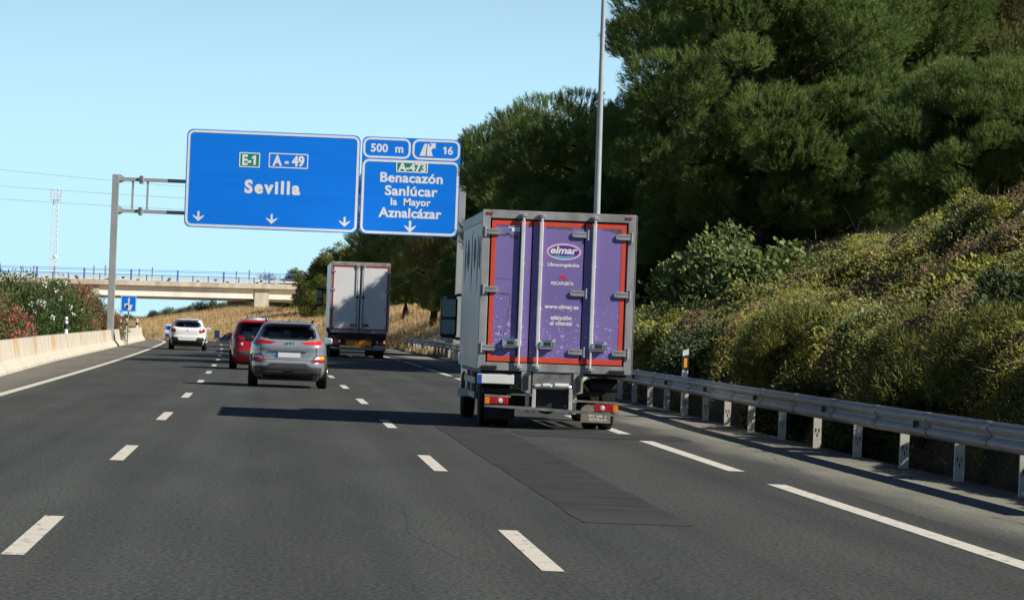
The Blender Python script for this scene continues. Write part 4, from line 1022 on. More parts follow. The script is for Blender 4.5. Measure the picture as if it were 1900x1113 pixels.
M_ALU = mat('painted_aluminium', (0.25, 0.25, 0.245), 0.5, 0.2, 0.12, 3.5, (0.42, 0.43, 0.43), 0.05, 30, 0.5, (1, 1, 0.4))
M_BAR = mat('bright_zinc_bar', (0.80, 0.80, 0.79), 0.32, 0.35, 0.08, 4)
M_HINGE = mat('grey_hinge', (0.36, 0.37, 0.37), 0.45, 0.3, 0.12, 6)
M_TEAR = mat('bare_panel', (0.10, 0.085, 0.09), 0.7, 0, 0.3, 12)
M_PINK = mat('logo_pink', (0.75, 0.25, 0.5), 0.5)
M_LOGOB = mat('logo_purple', (0.10, 0.03, 0.30), 0.5)
M_LOGOC = mat('logo_cyan', (0.08, 0.42, 0.62), 0.5)
M_LOGOR = mat('logo_red', (0.7, 0.03, 0.05), 0.5)
M_TXT = mat('white_lettering', (0.82, 0.82, 0.84), 0.5, 0, 0.02)
M_SIDE = mat('grimy_side_panel', (0.095, 0.105, 0.13), 0.4, 0.1, 0.25, 1.1, (0.18, 0.20, 0.23), 0.03, 20, 0.5, (1, 1, 0.45))
M_STEEL = mat('worn_steel', (0.16, 0.16, 0.155), 0.5, 0.4, 0.3, 5, (0.28, 0.28, 0.27), 0.15, 20)
M_YEL = mat('yellow_paint', (0.35, 0.24, 0.03), 0.6, 0, 0.2, 6)

TX, TY = 4.475, 61.8
t = thing('box_truck', 'grey box truck with purple water drop doors framed in red, right lane', 'truck', (TX, TY, 0))
# box shell: sides, roof, front, floor and rear frame
LB = 6.3
b_ = B().bb(-1.20, 1.20, 0.05, LB, 0.95, 3.40, 0.015); b_.done('cargo_box', M_SIDE, t)
for s_ in (-1, 1):
    b_ = B().bb(s_ * 1.203, s_ * 1.214, 0.05, LB, 3.24, 3.40).bb(s_ * 1.203, s_ * 1.212, 0.05, LB, 0.93, 1.10); b_.done('side_rail', M_ALU, t, split=True)
M_SMEAR = mat('black_smear', (0.03, 0.032, 0.04), 0.7)
b_ = B()
for y, z, w, hgt in ((0.8, 2.75, .25, .32), (1.35, 2.7, .12, .5), (2.3, 2.8, .35, .25), (3.2, 2.65, .15, .5), (4.4, 2.75, .4, .3), (5.3, 2.7, .2, .4)):
    pts = [(y + w * math.cos(a) * (0.7 + .5 * random.random()), z + hgt * math.sin(a) * (0.6 + .6 * random.random())) for a in np.linspace(0, 2 * math.pi, 14)[:-1]]
    b_.prism_side(pts, -1.2035, -1.1995)
b_.done('side_smear', M_SMEAR, t, split=True)
# rear frame: posts, head and sill butt-jointed
b_ = B().bb(-1.215, -1.09, 0, .06, .91, 3.43, .008).bb(1.09, 1.215, 0, .06, .91, 3.43, .008).bb(-1.089, 1.089, 0, .06, 3.30, 3.43, .006).bb(-1.089, 1.089, 0, .06, .91, 1.035, .006)
b_.done('rear_frame', M_ALU, t, split=True)
B().bb(1.216, 1.235, 0.0, .05, .93, 3.42).done('edge_strip', M_STEEL, t)
B().bb(-1.088, 1.088, .035, .055, 1.036, 3.299).done('door_seal', M_SEAM, t)
for mx_ in (-1.10, 1.10): B().bb(mx_ - .05, mx_ + .05, -.012, -.001, 3.365, 3.395).done('marker_light', M_REDL, t)
def door(x0, x1, red_l, red_r):
    p = B().bb(x0, x1, -.002, .034, 1.055, 3.268).done('door', M_PURP, t)
    b2 = B().bb(x0, x1, -.005, -.0021, 3.20, 3.268).bb(x0, x1, -.005, -.0021, 1.055, 1.135)
    if red_l: b2.bb(x0, x0 + .068, -.005, -.0021, 1.1351, 3.1999)
    if red_r: b2.bb(x1 - .068, x1, -.005, -.0021, 1.1351, 3.1999)
    b2.done('red_border', M_REDT, p, split=True); return p
d1 = door(-1.062, -.432, True, False); d2 = door(-.408, .392, False, False); d3 = door(.416, 1.062, False, True)
def rod(x, p, z_top=3.36, z_bot=.95):
    q = B().bb(x - .029, x + .029, -.055, -.015, 1.30, z_top - .08, .01); q.cyl((x, -.045, z_bot), (x, -.045, 1.3), .017).cyl((x, -.045, z_top - .08), (x, -.045, z_top), .02)
    r0 = q.done('lock_rod', M_BAR, p)
    for z in (3.36, .975): g = B(); g.bb(x - .06, x + .06, -.04, -.003, z - .025, z + .025, .008).bb(x - .03, x + .03, -.085, -.03, z - .03, z + .03, .01).done('rod_guide', M_HINGE, p)
    for z in (2.6, 1.9): B().bb(x - .05, x + .05, -.019, -.0055, z - .02, z + .02, .004).done('rod_guide', M_HINGE, p)
    return r0
rod(-.57, d1); rod(-.28, d2); rod(.56, d3)
B().bb(-.62, -.58, -.02, -.0055, 1.14, 3.19).done('panel_joint', M_SEAM, d1)
def latch(x, z, p, s_):
    q = B().box((x, -.06, z), (.20, .06, .115), .02, seg=2); q.bb(x - .12, x + .12, -.03, -.0055, z - .075, z + .075, .01); q.bb(x + s_ * .085, x + s_ * .125, -.085, -.03, z - .055, z + .055, .01)
    h_ = q.done('handle', M_CHROME, p); B().bb(x - .06, x + .06, -.0925, -.0905, z - .03, z + .03).done('handle_pocket', M_SEAM, h_)
latch(-.71, 1.352, d1, -1); latch(-.13, 1.352, d2, 1); latch(.68, 1.341, d3, 1)
def hinge(x, z, p, s_):
    b2 = B().prism(rrect(x - .13, x + .125, z - .048, z + .048, .04, 4), -.028, -.0055)
    for dz in (-.028, .028): b2.bb(x - .09, x + .09, -.034, -.027, z + dz - .012, z + dz + .012)
    b2.cyl((x - s_ * .12, -.02, z - .08), (x - s_ * .12, -.02, z + .08), .018, n=10)
    b2.done('hinge', M_HINGE, p)
for z in (3.088, 2.179, 1.259): hinge(-1.045, z, d1, 1)
for z in (3.088, 2.164, 1.243): hinge(.335, z, d2, -1)
for z in (3.074, 2.163, 1.241): hinge(1.03, z, d3, -1)
# torn decal edges and cracks
def torn(p, pts, y=-.0032): B().prism(pts, y, -.0021).done('torn_decal', M_TEAR, p)
torn(d1, [(-.99, 3.19), (-.64, 3.19), (-.64, 3.17), (-.99, 3.18)], -.0033)
torn(d1, [(-.985, 3.03), (-.93, 3.06), (-.87, 3.05), (-.81, 3.085), (-.76, 3.05), (-.70, 3.04), (-.64, 3.02), (-.64, 2.975), (-.72, 3.0), (-.77, 3.005), (-.80, 3.04), (-.87, 3.02), (-.93, 3.03), (-.985, 2.985)])
torn(d1, [(-.93, 2.125), (-.86, 2.13), (-.78, 2.12), (-.75, 2.13), (-.76, 2.10), (-.86, 2.10)])
torn(d2, [(-.2, 3.19), (.22, 3.19), (.20, 3.15), (.12, 3.17), (.02, 3.16), (-.08, 3.175), (-.2, 3.165)])
torn(d3, [(.7, 3.19), (.99, 3.19), (.99, 3.06), (.94, 3.0), (.95, 3.07), (.9, 3.13), (.8, 3.165), (.7, 3.17)])
def crack(p, pts):
    b2 = B()
    for (xa, za), (xb, zb_) in zip(pts, pts[1:]):
        v = Vector((xb - xa, 0, zb_ - za)); nn = Vector((-v.z, 0, v.x)).normalized() * .004
        b2.prism([(xa - nn.x, za - nn.z), (xb - nn.x, zb_ - nn.z), (xb + nn.x, zb_ + nn.z), (xa + nn.x, za + nn.z)], -.0031, -.0021)
    b2.done('decal_crack', M_TEAR, p)
crack(d1, [(-.75, 2.12), (-.73, 1.95), (-.76, 1.85), (-.78, 1.6), (-.83, 1.45)]); crack(d1, [(-.98, 2.35), (-.85, 2.36), (-.70, 2.33)])
crack(d1, [(-.96, 1.55), (-.88, 1.58), (-.86, 1.5), (-.9, 1.42)])
B().bb(-.80, -.62, -.005, -.0034, 3.10, 3.185).done('sticker', M_SIGNW, d1); B().bb(-.795, -.75, -.006, -.0051, 3.105, 3.15).bb(-.79, -.63, -.006, -.0051, 3.165, 3.178).done('sticker_print', M_PLATEB, d1, split=True)
# logo and lettering
lg = lambda a, b2, cz=2.81, cx=.086: [(cx + a * math.cos(2 * math.pi * i / 40), cz + b2 * math.sin(2 * math.pi * i / 40) * (1 + .0)) for i in range(40)]
lo = B().prism(lg(.275, .132), -.0045, -.0021).done('logo', M_TXT, d2)
B().ring(lg(.270, .127), lg(.258, .116), -.0052, -.0046).done('logo_outline', M_PINK, lo)
B().prism(lg(.245, .104), -.0056, -.0046).done('logo_field', M_LOGOB, lo)
B().prism([(-.10, 2.745), (.0, 2.757), (.08, 2.742), (.17, 2.748), (.27, 2.772), (.235, 2.742), (.17, 2.718), (.086, 2.708), (-.0, 2.714), (-.07, 2.73)], -.0062, -.0057).done('logo_wave', M_LOGOC, lo)
text('elmar', .085, 2.782, .105, .43, -.0068, M_TXT, lo, 0.035, 0.22, thick=.002)
text('Ultracongelados', .084, 2.580, .050, .50, -.0035, M_TXT, d2, 0.032, thick=.002)
text('PESCAPUERTA', .077, 2.288, .048, .36, -.0035, M_TXT, d2, 0.032, thick=.002)
B().prism([(.02, 2.43), (.07, 2.44), (.13, 2.425), (.14, 2.37), (.115, 2.365), (.11, 2.39), (.06, 2.40), (.05, 2.375), (.02, 2.37), (.045, 2.405)], -.0045, -.0021).done('red_emblem', M_LOGOR, d2)
text('www.elmar.es', .078, 1.915, .062, .54, -.0035, M_TXT, d2, 0.032, thick=.002)
text('atención', .078, 1.742, .062, .33, -.0035, M_TXT, d2, 0.032, thick=.002)
text('al cliente', .077, 1.655, .062, .35, -.0035, M_TXT, d2, 0.032, thick=.002)
# buffers, plate, lift column, lamps
for x0, x1, z0, z1 in ((-1.155, -.905, .925, .985), (.86, 1.11, .92, .975)):
    q = B().bb(x0, x1, -.06, -.001, z0, z1, .012).done('buffer', M_BLACK, t)
pl = B().bb(-1.205, -.63, -.03, -.015, .70, .845, .006).done('number_plate', M_PLATE, t); B().bb(-1.2, -1.135, -.032, -.0301, .706, .839).done('blue_band', M_PLATEB, pl)
B().bb(-1.21, -.625, -.014, .0, .695, .86).done('plate_holder', M_STEEL, t)
B().bb(-.33, .32, .02, .05, .66, .909).done('lift_plate', M_STEEL, t)
b_ = B().box((-.01, .0, .685), (.60, .06, .06), .028, seg=3); b_.cyl((-.17, -.02, .695), (-.05, -.02, .70), .035).cyl((.02, -.02, .70), (.24, -.02, .70), .042)
b_.done('lift_lip', M_BAR, t, True)
b_ = B()
for x in (-.305, .275): b_.bb(x - .03, x + .03, -.01, .05, .27, .655, .006)
for x in (-.40, .345): b_.bb(x - .03, x + .03, .06, .11, .26, .60, .006)
b_.done('lift_leg', mat('pale_steel', (0.50, 0.49, 0.46), 0.5, 0.2, 0.15, 6), t, split=True)
for x0, x1, s_ in ((-.51, -.36, 1), (.315, .465, -1)):
    B().prism([(x0, .905), (x1, .905), (x1, .60 if s_ < 0 else .56), (x0, .56 if s_ < 0 else .60)], .0, .035).done('lift_bracket', M_ALU, t)
    xm = (x0 + x1) / 2; B().bb(xm - .04, xm + .04, -.035, -.001, .62, .84, .012).done('rubber_stop', M_BLACK, t)
B().bb(-.27, .245, .10, .13, .30, .64).done('gap_shade_sheet', M_DARKM, t)  # dark sheet standing in for shade in the open gap behind the legs
b_ = B().prism([(-1.08, .335), (1.04, .255), (1.04, .305), (-1.08, .375)], -.06, .02); b_.prism([(-1.08, .50), (-.67, .49), (-.67, .52), (-1.08, .53)], -.02, .04); b_.prism([(.34, .46), (1.04, .445), (1.04, .475), (.34, .49)], -.02, .04)
b_.done('bumper_bar', M_STEEL, t, split=True)
def lamp(x0, x1, z0, z1, rev):
    p = B().bb(x0, x1, -.075, -.02, z0, z1, .012).done('tail_light', M_REDL, t)
    w = x1 - x0; a, c_ = (x0, x0 + w * .2) if not rev else (x1 - w * .2, x1); B().bb(a, c_, -.079, -.0751, z0 + .004, z1 - .004).done('indicator', M_ORANGE, p)
    a = x0 + w * .66 if not rev else x0 + w * .34; B().lathe([(-.083, .026), (-.0755, .04)], (a, 0, (z0 + z1) / 2), 'Y', 16).done('reversing_light', M_CLEAR, p)
lamp(-1.078, -.71, .38, .494, False); lamp(.65, 1.025, .32, .437, True)
B().cyl((.62, .5, .70), (1.03, .5, .70), .135, n=24).cyl((.66, .5, .70), (.68, .5, .70), .14, n=24).cyl((.95, .5, .70), (.97, .5, .70), .14, n=24).done('air_tank', M_DARKM, t)
B().box((-.62, .4, .60), (.05, .1, .34), 0, Matrix.Rotation(R(38), 3, 'Y')).done('lift_arm', M_YEL, t)
B().box((.60, .4, .60), (.05, .1, .34), 0, Matrix.Rotation(R(-38), 3, 'Y')).done('lift_arm', M_YEL, t)
b_ = B().bb(-.45, -.33, .3, 8.2, .62, .85).bb(.33, .45, .3, 8.2, .62, .85).bb(-1.1, 1.1, .3, .4, .55, .62).bb(-1.15, 1.15, .1, LB, .86, .948); b_.bb(-.9, .9, 1.5, 1.7, .33, .50); b_.cyl((0, 1.35, .42), (0, 1.85, .42), .2, n=16)
b_.done('chassis', M_DARKM, t)
m1 = B().bb(.525, 1.0, .95, .97, .12, .40).done('mudflap', mat('pale_mudflap', (0.20, 0.175, 0.15), 0.8, 0, 0.25, 10), t)
text('01 08 7', .80, .212, .042, .30, .947, M_TXT, m1, .02, thick=.002); text('SEVILLA', .80, .152, .038, .30, .947, M_TXT, m1, .01, thick=.002)
m2 = B().bb(-1.02, -.54, .95, .97, .12, .44).done('mudflap', mat('dark_mudflap', (0.03, 0.026, 0.026), 0.85, 0, 0.2, 8), t)
text('ROFERVEH', -.78, .34, .06, .44, .947, mat('mudflap_red', (0.10, 0.02, 0.02), 0.7), m2, .02, thick=.002)
B().bb(-1.1, 1.1, 1.0, 1.05, .86, .90).done('mudguard_rail', M_DARKM, t)
for s_ in (-1, 1):
    for xx in (.97, .72): wheel(t, s_ * xx, 1.62, .40, .23, s_, dark=True)
    wheel(t, s_ * .98, 7.2, .40, .23, s_, dark=True)
    b_ = B().bb(s_ * 1.08, s_ * 1.12, 2.4, 5.9, .42, .52).bb(s_ * 1.08, s_ * 1.12, 2.4, 5.9, .66, .76)
    for y in (2.6, 4.1, 5.6): b_.bb(s_ * 1.03, s_ * 1.079, y - .03, y + .03, .42, .9)
    b_.done('side_guard', M_STEEL, t, split=True)
B().bb(-1.27, -1.10, 5.0, 5.05, .40, .53).done('reflector_plate', M_WHITE, t)
B().box((-.85, 4.6, .6), (.4, .9, .45), .06, seg=2).done('fuel_tank', M_DARKM, t)
b_ = B().prism_side([(6.45, .45), (8.6, .45), (8.65, 1.2), (8.35, 2.1), (7.9, 2.35), (6.45, 2.4)], -1.05, 1.05); b_.done('cab', M_WHITE, t)
B().bb(-1.056, -1.051, 7.2, 8.2, 1.35, 2.05).bb(1.051, 1.056, 7.2, 8.2, 1.35, 2.05).done('cab_window', M_TINT, t, split=True)
for s_ in (-1, 1):
    q = B().box((s_ * 1.36, 7.4, 1.735), (.30, .16, .72), .06, seg=3).tube([(s_ * 1.30, 7.42, 2.08), (s_ * 1.2, 7.45, 2.13), (s_ * 1.05, 7.5, 2.13)], .025).tube([(s_ * 1.30, 7.42, 1.4), (s_ * 1.2, 7.45, 1.36), (s_ * 1.05, 7.5, 1.36)], .025).done('wing_mirror', M_BLACK, t)
    B().prism(rrect(s_ * 1.36 - .12, s_ * 1.36 + .12, 1.74, 2.05, .04), 7.315, 7.3195).prism(rrect(s_ * 1.36 - .12, s_ * 1.36 + .12, 1.44, 1.69, .04), 7.315, 7.3195).done('mirror_glass', mat('mirror_glass', (0.16, 0.20, 0.23), 0.05, 1.0, 0.02), q, split=True)

# --- white semi-trailer truck
M_TRW = mat('trailer_white', (0.82, 0.83, 0.84), 0.4, 0, 0.04, 1.5)
M_TRS = mat('trailer_side', (0.50, 0.54, 0.58), 0.35, 0.3, 0.15, 0.8, (0.62, 0.66, 0.68), 0.02, 10, 0.5, (1, 0.2, 1))
M_REDD = mat('dark_red_trim', (0.40, 0.025, 0.03), 0.5, 0, 0.1)
t = thing('trailer_truck', 'white trailer truck with red edged doors and orange rear board, far right lane', 'truck', (3.95, 177, 0))
B().bb(-1.325, 1.325, .04, 13.4, 1.30, 4.27, .012).done('trailer_box', M_TRS, t)
B().bb(-1.325, 1.325, 0.05, 13.4, 4.271, 4.29).done('roof_panel', M_TRW, t)
b_ = B().bb(-1.34, -1.275, -.0, .06, 1.2, 4.28).bb(1.275, 1.34, 0, .06, 1.2, 4.28).bb(-1.274, 1.274, 0, .06, 4.14, 4.28).bb(-1.274, 1.274, 0, .06, 1.12, 1.24)
b_.done('rear_frame', M_ALU, t, split=True)
for x0, x1, s_ in ((-1.27, -.03, -1), (.03, 1.27, 1)):
    p = B().bb(x0, x1, .0, .035, 1.245, 4.135).done('door', M_TRW, t)
    xo = (x0, x0 + .07) if s_ < 0 else (x1 - .07, x1)
    B().bb(x0, x1, -.004, -.0005, 4.06, 4.135).bb(x0, x1, -.004, -.0005, 1.245, 1.315).bb(xo[0], xo[1], -.004, -.0005, 1.3151, 4.0599).done('red_border', M_REDD, p, split=True)
    xr = s_ * .135
    B().cyl((xr, -.04, 1.2), (xr, -.04, 4.15), .018).done('lock_rod', M_STEEL, p)
    for z in (1.28, 1.75, 4.08): B().bb(xr - .05, xr + .05, -.06, -.005, z - .03, z + .03).done('rod_guide', M_HINGE, p)
    B().box((xr, -.05, 2.72), (.12, .06, .09), .015).done('rod_lock', M_BLACK, p)
    xh = s_ * .30; B().bb(xh - .13, xh + .13, -.07, -.04, 1.44, 1.48).bb(xh - .13, xh + .13, -.05, -.005, 1.40, 1.54, .02).done('handle', M_STEEL, p)
    for z in (3.86, 3.03, 2.21, 1.40): B().bb(s_ * 1.315, s_ * 1.13, -.03, -.0045, z - .05, z + .05, .01).done('hinge', M_HINGE, p)
B().bb(-.029, .029, .005, .03, 1.245, 4.135).done('door_seal', M_SEAM, t)
for x in (-.15, .15): B().bb(x - .06, x + .06, -.05, -.001, 4.08, 4.18, .01).done('top_catch', M_HINGE, t)
b_ = B().bb(-1.25, 1.25, .08, .2, .86, 1.119).bb(-.5, -.35, .2, 13, .9, 1.29).bb(.35, .5, .2, 13, .9, 1.29).bb(-1.2, 1.2, .06, .12, .53, .86); b_.done('chassis', M_DARKM, t)
B().bb(-1.24, 1.24, -.02, .055, .37, .47, .012).done('bumper_bar', M_ALU, t)
bo = B().bb(-.60, .62, .0, .05, .52, .81).done('warning_board', mat('board_red', (0.6, 0.04, 0.02), .5), t)
B().bb(-.55, -.02, -.006, -.0005, .56, .77).bb(.04, .57, -.006, -.0005, .56, .77).done('orange_panel', mat('board_orange', (0.85, 0.33, 0.01), .45, 0, .15, 4), bo, split=True)
for s_ in (-1, 1):
    p = B().bb(s_ * 1.22, s_ * .78, 0, .05, .55, .80, .01).done('tail_light', mat('dull_red_lens', (0.14, 0.01, 0.012), .3), t)
    B().bb(s_ * .88, s_ * .8, -.004, -.0005, .68, .78).done('reversing_light', M_CLEAR, p)
    if s_ > 0: B().bb(1.13, 1.215, -.008, -.0005, .68, .80).done('indicator', M_ORLIT, p)
pl = B().bb(.68, 1.20, -.035, -.0205, .475, .57).done('number_plate', mat('dull_plate', (0.5, 0.55, 0.6), .5), t)
for y in (3.2, 4.5, 5.8):
    for s_ in (-1, 1): wheel(t, s_ * 1.04, y, .50, .40, s_, dark=True)
for s_ in (-1, 1):
    B().bb(s_ * 1.25, s_ * .80, 2.45, 2.5, .25, .85).done('mudflap', M_BLACK, t)
    for xx in (1.05, .75): wheel(t, s_ * xx, 12.4, .50, .28, s_, dark=True)
    wheel(t, s_ * 1.05, 16.0, .50, .28, s_, dark=True)
    B().bb(s_ * 1.30, s_ * 1.26, 6.8, 11, .5, 1.1).done('side_skirt', M_TRS, t)
    q = B().box((s_ * 1.62, 15.0, 2.75), (.30, .2, .85), .06, seg=2).tube([(s_ * 1.55, 15.05, 3.1), (s_ * 1.25, 15.2, 3.15)], .03).done('wing_mirror', M_BLACK, t)
    B().bb(s_ * 1.62 - .11, s_ * 1.62 + .11, 14.89, 14.8995, 2.4, 2.65).bb(s_ * 1.62 - .11, s_ * 1.62 + .11, 14.89, 14.8995, 2.7, 3.08).done('mirror_glass', M_TINT, q, split=True)
B().prism_side([(14.0, .9), (16.8, .5), (16.85, 1.6), (16.5, 3.0), (15.8, 3.6), (14.3, 3.75), (14.0, 3.7)], -1.24, 1.24).done('cab', M_BLACK, t)

# ------------------------------------------------------------------ vegetation
def leaf_mat(name, c1, c2, c3=None, scale=0.8, island=0.45, rough=0.65, patch=(0.42, 0.62), trans=0.18):
    m = bpy.data.materials.new(name); m.use_nodes = True; n = m.node_tree.nodes; l = m.node_tree.links
    b = n['Principled BSDF']; b.inputs['Roughness'].default_value = rough; b.inputs['Specular IOR Level'].default_value = 0.25
    tc = n.new('ShaderNodeTexCoord'); no = n.new('ShaderNodeTexNoise'); no.inputs['Scale'].default_value = scale; no.inputs['Detail'].default_value = 3
    l.new(tc.outputs['Object'], no.inputs['Vector'])
    mr = n.new('ShaderNodeMapRange'); mr.inputs['From Min'].default_value = patch[0]; mr.inputs['From Max'].default_value = patch[1]; l.new(no.outputs['Fac'], mr.inputs['Value'])
    mx = n.new('ShaderNodeMix'); mx.data_type = 'RGBA'; mx.inputs['A'].default_value = (*c1, 1); mx.inputs['B'].default_value = (*c2, 1); l.new(mr.outputs[0], mx.inputs['Factor'])
    col = mx.outputs['Result']
    g = n.new('ShaderNodeNewGeometry')
    if c3:
        gt_ = n.new('ShaderNodeMath'); gt_.operation = 'GREATER_THAN'; gt_.inputs[1].default_value = 0.86; l.new(g.outputs['Random Per Island'], gt_.inputs[0])
        m3_ = n.new('ShaderNodeMix'); m3_.data_type = 'RGBA'; l.new(gt_.outputs[0], m3_.inputs['Factor']); l.new(col, m3_.inputs['A']); m3_.inputs['B'].default_value = (*c3, 1); col = m3_.outputs['Result']
    q = n.new('ShaderNodeMapRange'); q.inputs['To Min'].default_value = 1 - island; q.inputs['To Max'].default_value = 1 + island; l.new(g.outputs['Random Per Island'], q.inputs['Value'])
    sc_ = n.new('ShaderNodeVectorMath'); sc_.operation = 'SCALE'; l.new(col, sc_.inputs[0]); l.new(q.outputs[0], sc_.inputs['Scale'])
    l.new(sc_.outputs[0], b.inputs['Base Color'])
    if trans:
        t_ = n.new('ShaderNodeBsdfTranslucent'); l.new(sc_.outputs[0], t_.inputs[0]); ms = n.new('ShaderNodeMixShader'); ms.inputs[0].default_value = trans
        l.new(b.outputs[0], ms.inputs[1]); l.new(t_.outputs[0], ms.inputs[2]); l.new(ms.outputs[0], n['Material Output'].inputs['Surface'])
    return m
M_NEEDLE = leaf_mat('pine_needles', (0.135, 0.195, 0.055), (0.19, 0.25, 0.075), None, 0.5, 0.3, trans=.36)
M_NEEDLE2 = leaf_mat('pine_needles_dull', (0.165, 0.19, 0.065), (0.215, 0.225, 0.085), (0.22, 0.16, 0.08), 0.5, 0.3, trans=.36)
M_BARK = mat('pine_bark', (0.06, 0.045, 0.035), 0.95, 0, 0.4, 6, None, 0.6, 12, 0.1, (1, 1, 0.3))
M_TWIG = mat('dead_twig', (0.22, 0.18, 0.14), 0.9, 0, 0.3, 6)
M_OLE = leaf_mat('oleander_leaf', (0.085, 0.135, 0.045), (0.125, 0.175, 0.062), None, 0.9, 0.35, trans=.25)
M_OLE2 = leaf_mat('oleander_leaf_olive', (0.15, 0.165, 0.062), (0.19, 0.20, 0.08), (0.24, 0.14, 0.09), 0.9, 0.35, trans=.25)
M_POP = leaf_mat('grey_green_leaf', (0.175, 0.215, 0.06), (0.235, 0.27, 0.09), None, 0.4, 0.35, trans=.36)
M_OLIVE = leaf_mat('olive_leaf', (0.10, 0.13, 0.065), (0.14, 0.165, 0.085), None, 0.3, 0.4)
M_DRYL = leaf_mat('dry_leaf', (0.22, 0.17, 0.11), (0.30, 0.24, 0.15), (0.12, 0.14, 0.05), 0.6, 0.4)
M_FIG = leaf_mat('fig_leaf', (0.14, 0.19, 0.065), (0.19, 0.235, 0.085), None, 1.2, 0.35, trans=.28)
M_BROOM = leaf_mat('broom_stem', (0.10, 0.12, 0.03), (0.14, 0.155, 0.035), (0.20, 0.18, 0.03), 1.2, 0.4)
M_DSHRUB = leaf_mat('dark_shrub_leaf', (0.055, 0.08, 0.03), (0.085, 0.11, 0.04), None, 0.8, 0.4)

def sphere_dirs(n, g, zlo=-1.0):
    v = unit(g.normal(size=(n * 4, 3))); v = v[v[:, 2] > zlo][:n]
    return v

def pine_meshes(seed, Hh, Rr, base, nl, ns=240, nn=22, skirt=0.0, needle=0.21, m=None):
    """a pine: trunk mesh with limbs, crown mesh of needle shoots on clumped branch ends"""
    g = np.random.default_rng(seed)
    cz = (base + Hh) / 2; rz = (Hh - base) / 2
    lobes = []
    gold = np.pi * (3 - 5 ** .5)
    for i in range(nl):
        zt = 1 - 2 * (i + .5) / nl; a = gold * i + g.uniform(-.35, .35); rr = math.sqrt(max(0, 1 - zt * zt))
        f = g.uniform(0.70, 1.10) if i % 5 else g.uniform(.35, .6)
        wz = zt if zt > 0 else zt * 0.92
        rad = Rr * (rr ** .8) * f * (1.0 + skirt * max(0, -zt))
        lobes.append((rad * math.cos(a), rad * math.sin(a), cz + rz * wz * (0.9 + .1 * g.random()) * (f if zt > 0.8 else 1), g.uniform(.75, 1.5) * Rr / 4.6))
    P, D = [], []
    for (x, y, z, r) in lobes:
        n = int(ns * (r / (Rr / 4.6)) ** 2)
        dv = sphere_dirs(n, g, -0.6); k = len(dv)
        out = unit(np.array([x, y, (z - cz) * .5]) + 1e-3)
        lump = 0.78 + 0.30 * vnoise(dv[:, 0] * 2.2 + x * 3, dv[:, 1] * 2.2 + dv[:, 2] * 1.9 + y * 3, seed)
        p = np.array([x, y, z]) + dv * r * (lump * g.uniform(.8, 1.08, k) ** 1.0)[:, None] * np.array([1.15, 1.15, .72])
        ax = unit(dv * .75 + out * .25 + np.array([0, 0, .8]) + g.normal(size=(k, 3)) * .22)
        P.append(p); D.append(ax)
    P = np.concatenate(P); D = np.concatenate(D); k = len(P)
    t = g.uniform(-.12, .22, (k, nn, 1))
    nd = unit(D[:, None] * 1.0 + unit(g.normal(size=(k, nn, 3))) * .80)
    c = (P[:, None] + D[:, None] * t).reshape(-1, 3)
    V = blade_verts(c, nd.reshape(-1, 3), g.uniform(.75, 1.15, len(c)) * needle, 0.0225, g, 1.2)
    crown = np_mesh('crown', V, 3); crown.materials.append(m or M_NEEDLE)
    b = B(); bend = g.uniform(-.5, .5, 2)
    tp = [(bend[0] * (z / Hh) ** 2 + .12 * math.sin(z * 1.1 + seed), bend[1] * (z / Hh) ** 2, z) for z in np.linspace(-0.8, Hh * .88, 9)]
    b.tube(tp, [Rr * .055 * (1 - .85 * i / 8) + .03 for i in range(9)], 9)
    for i, (x, y, z, r) in enumerate(lobes):
        zs_ = max(0.6, min(Hh * .85, z - math.hypot(x, y) * g.uniform(.25, .55))); f = np.interp(zs_, [q[2] for q in tp], range(9)); i0 = int(min(7, f))
        s0 = Vector(tp[i0]).lerp(Vector(tp[i0 + 1]), f - i0); e0 = Vector((x, y, z)); mid = s0.lerp(e0, .55) + Vector((g.uniform(-.3, .3), g.uniform(-.3, .3), -.25))
        b.tube([s0, mid, e0], [.075 * Rr / 4.6, .05 * Rr / 4.6, .012], 5)
    tm = bpy.data.meshes.new('trunk'); bmesh.ops.recalc_face_normals(b.bm, faces=b.bm.faces); b.bm.to_mesh(tm); b.bm.free(); tm.materials.append(M_BARK)
    return tm, crown

def plant(name, label, cat, loc, rz, scl, stem_me, crown_me, group=None, names=('trunk', 'crown')):
    t = thing(name, label, cat, loc, rz, group); t.scale = scl if isinstance(scl, tuple) else (scl,) * 3
    link_mesh(names[0], stem_me, None, t); link_mesh(names[1], crown_me, None, t)
    return t

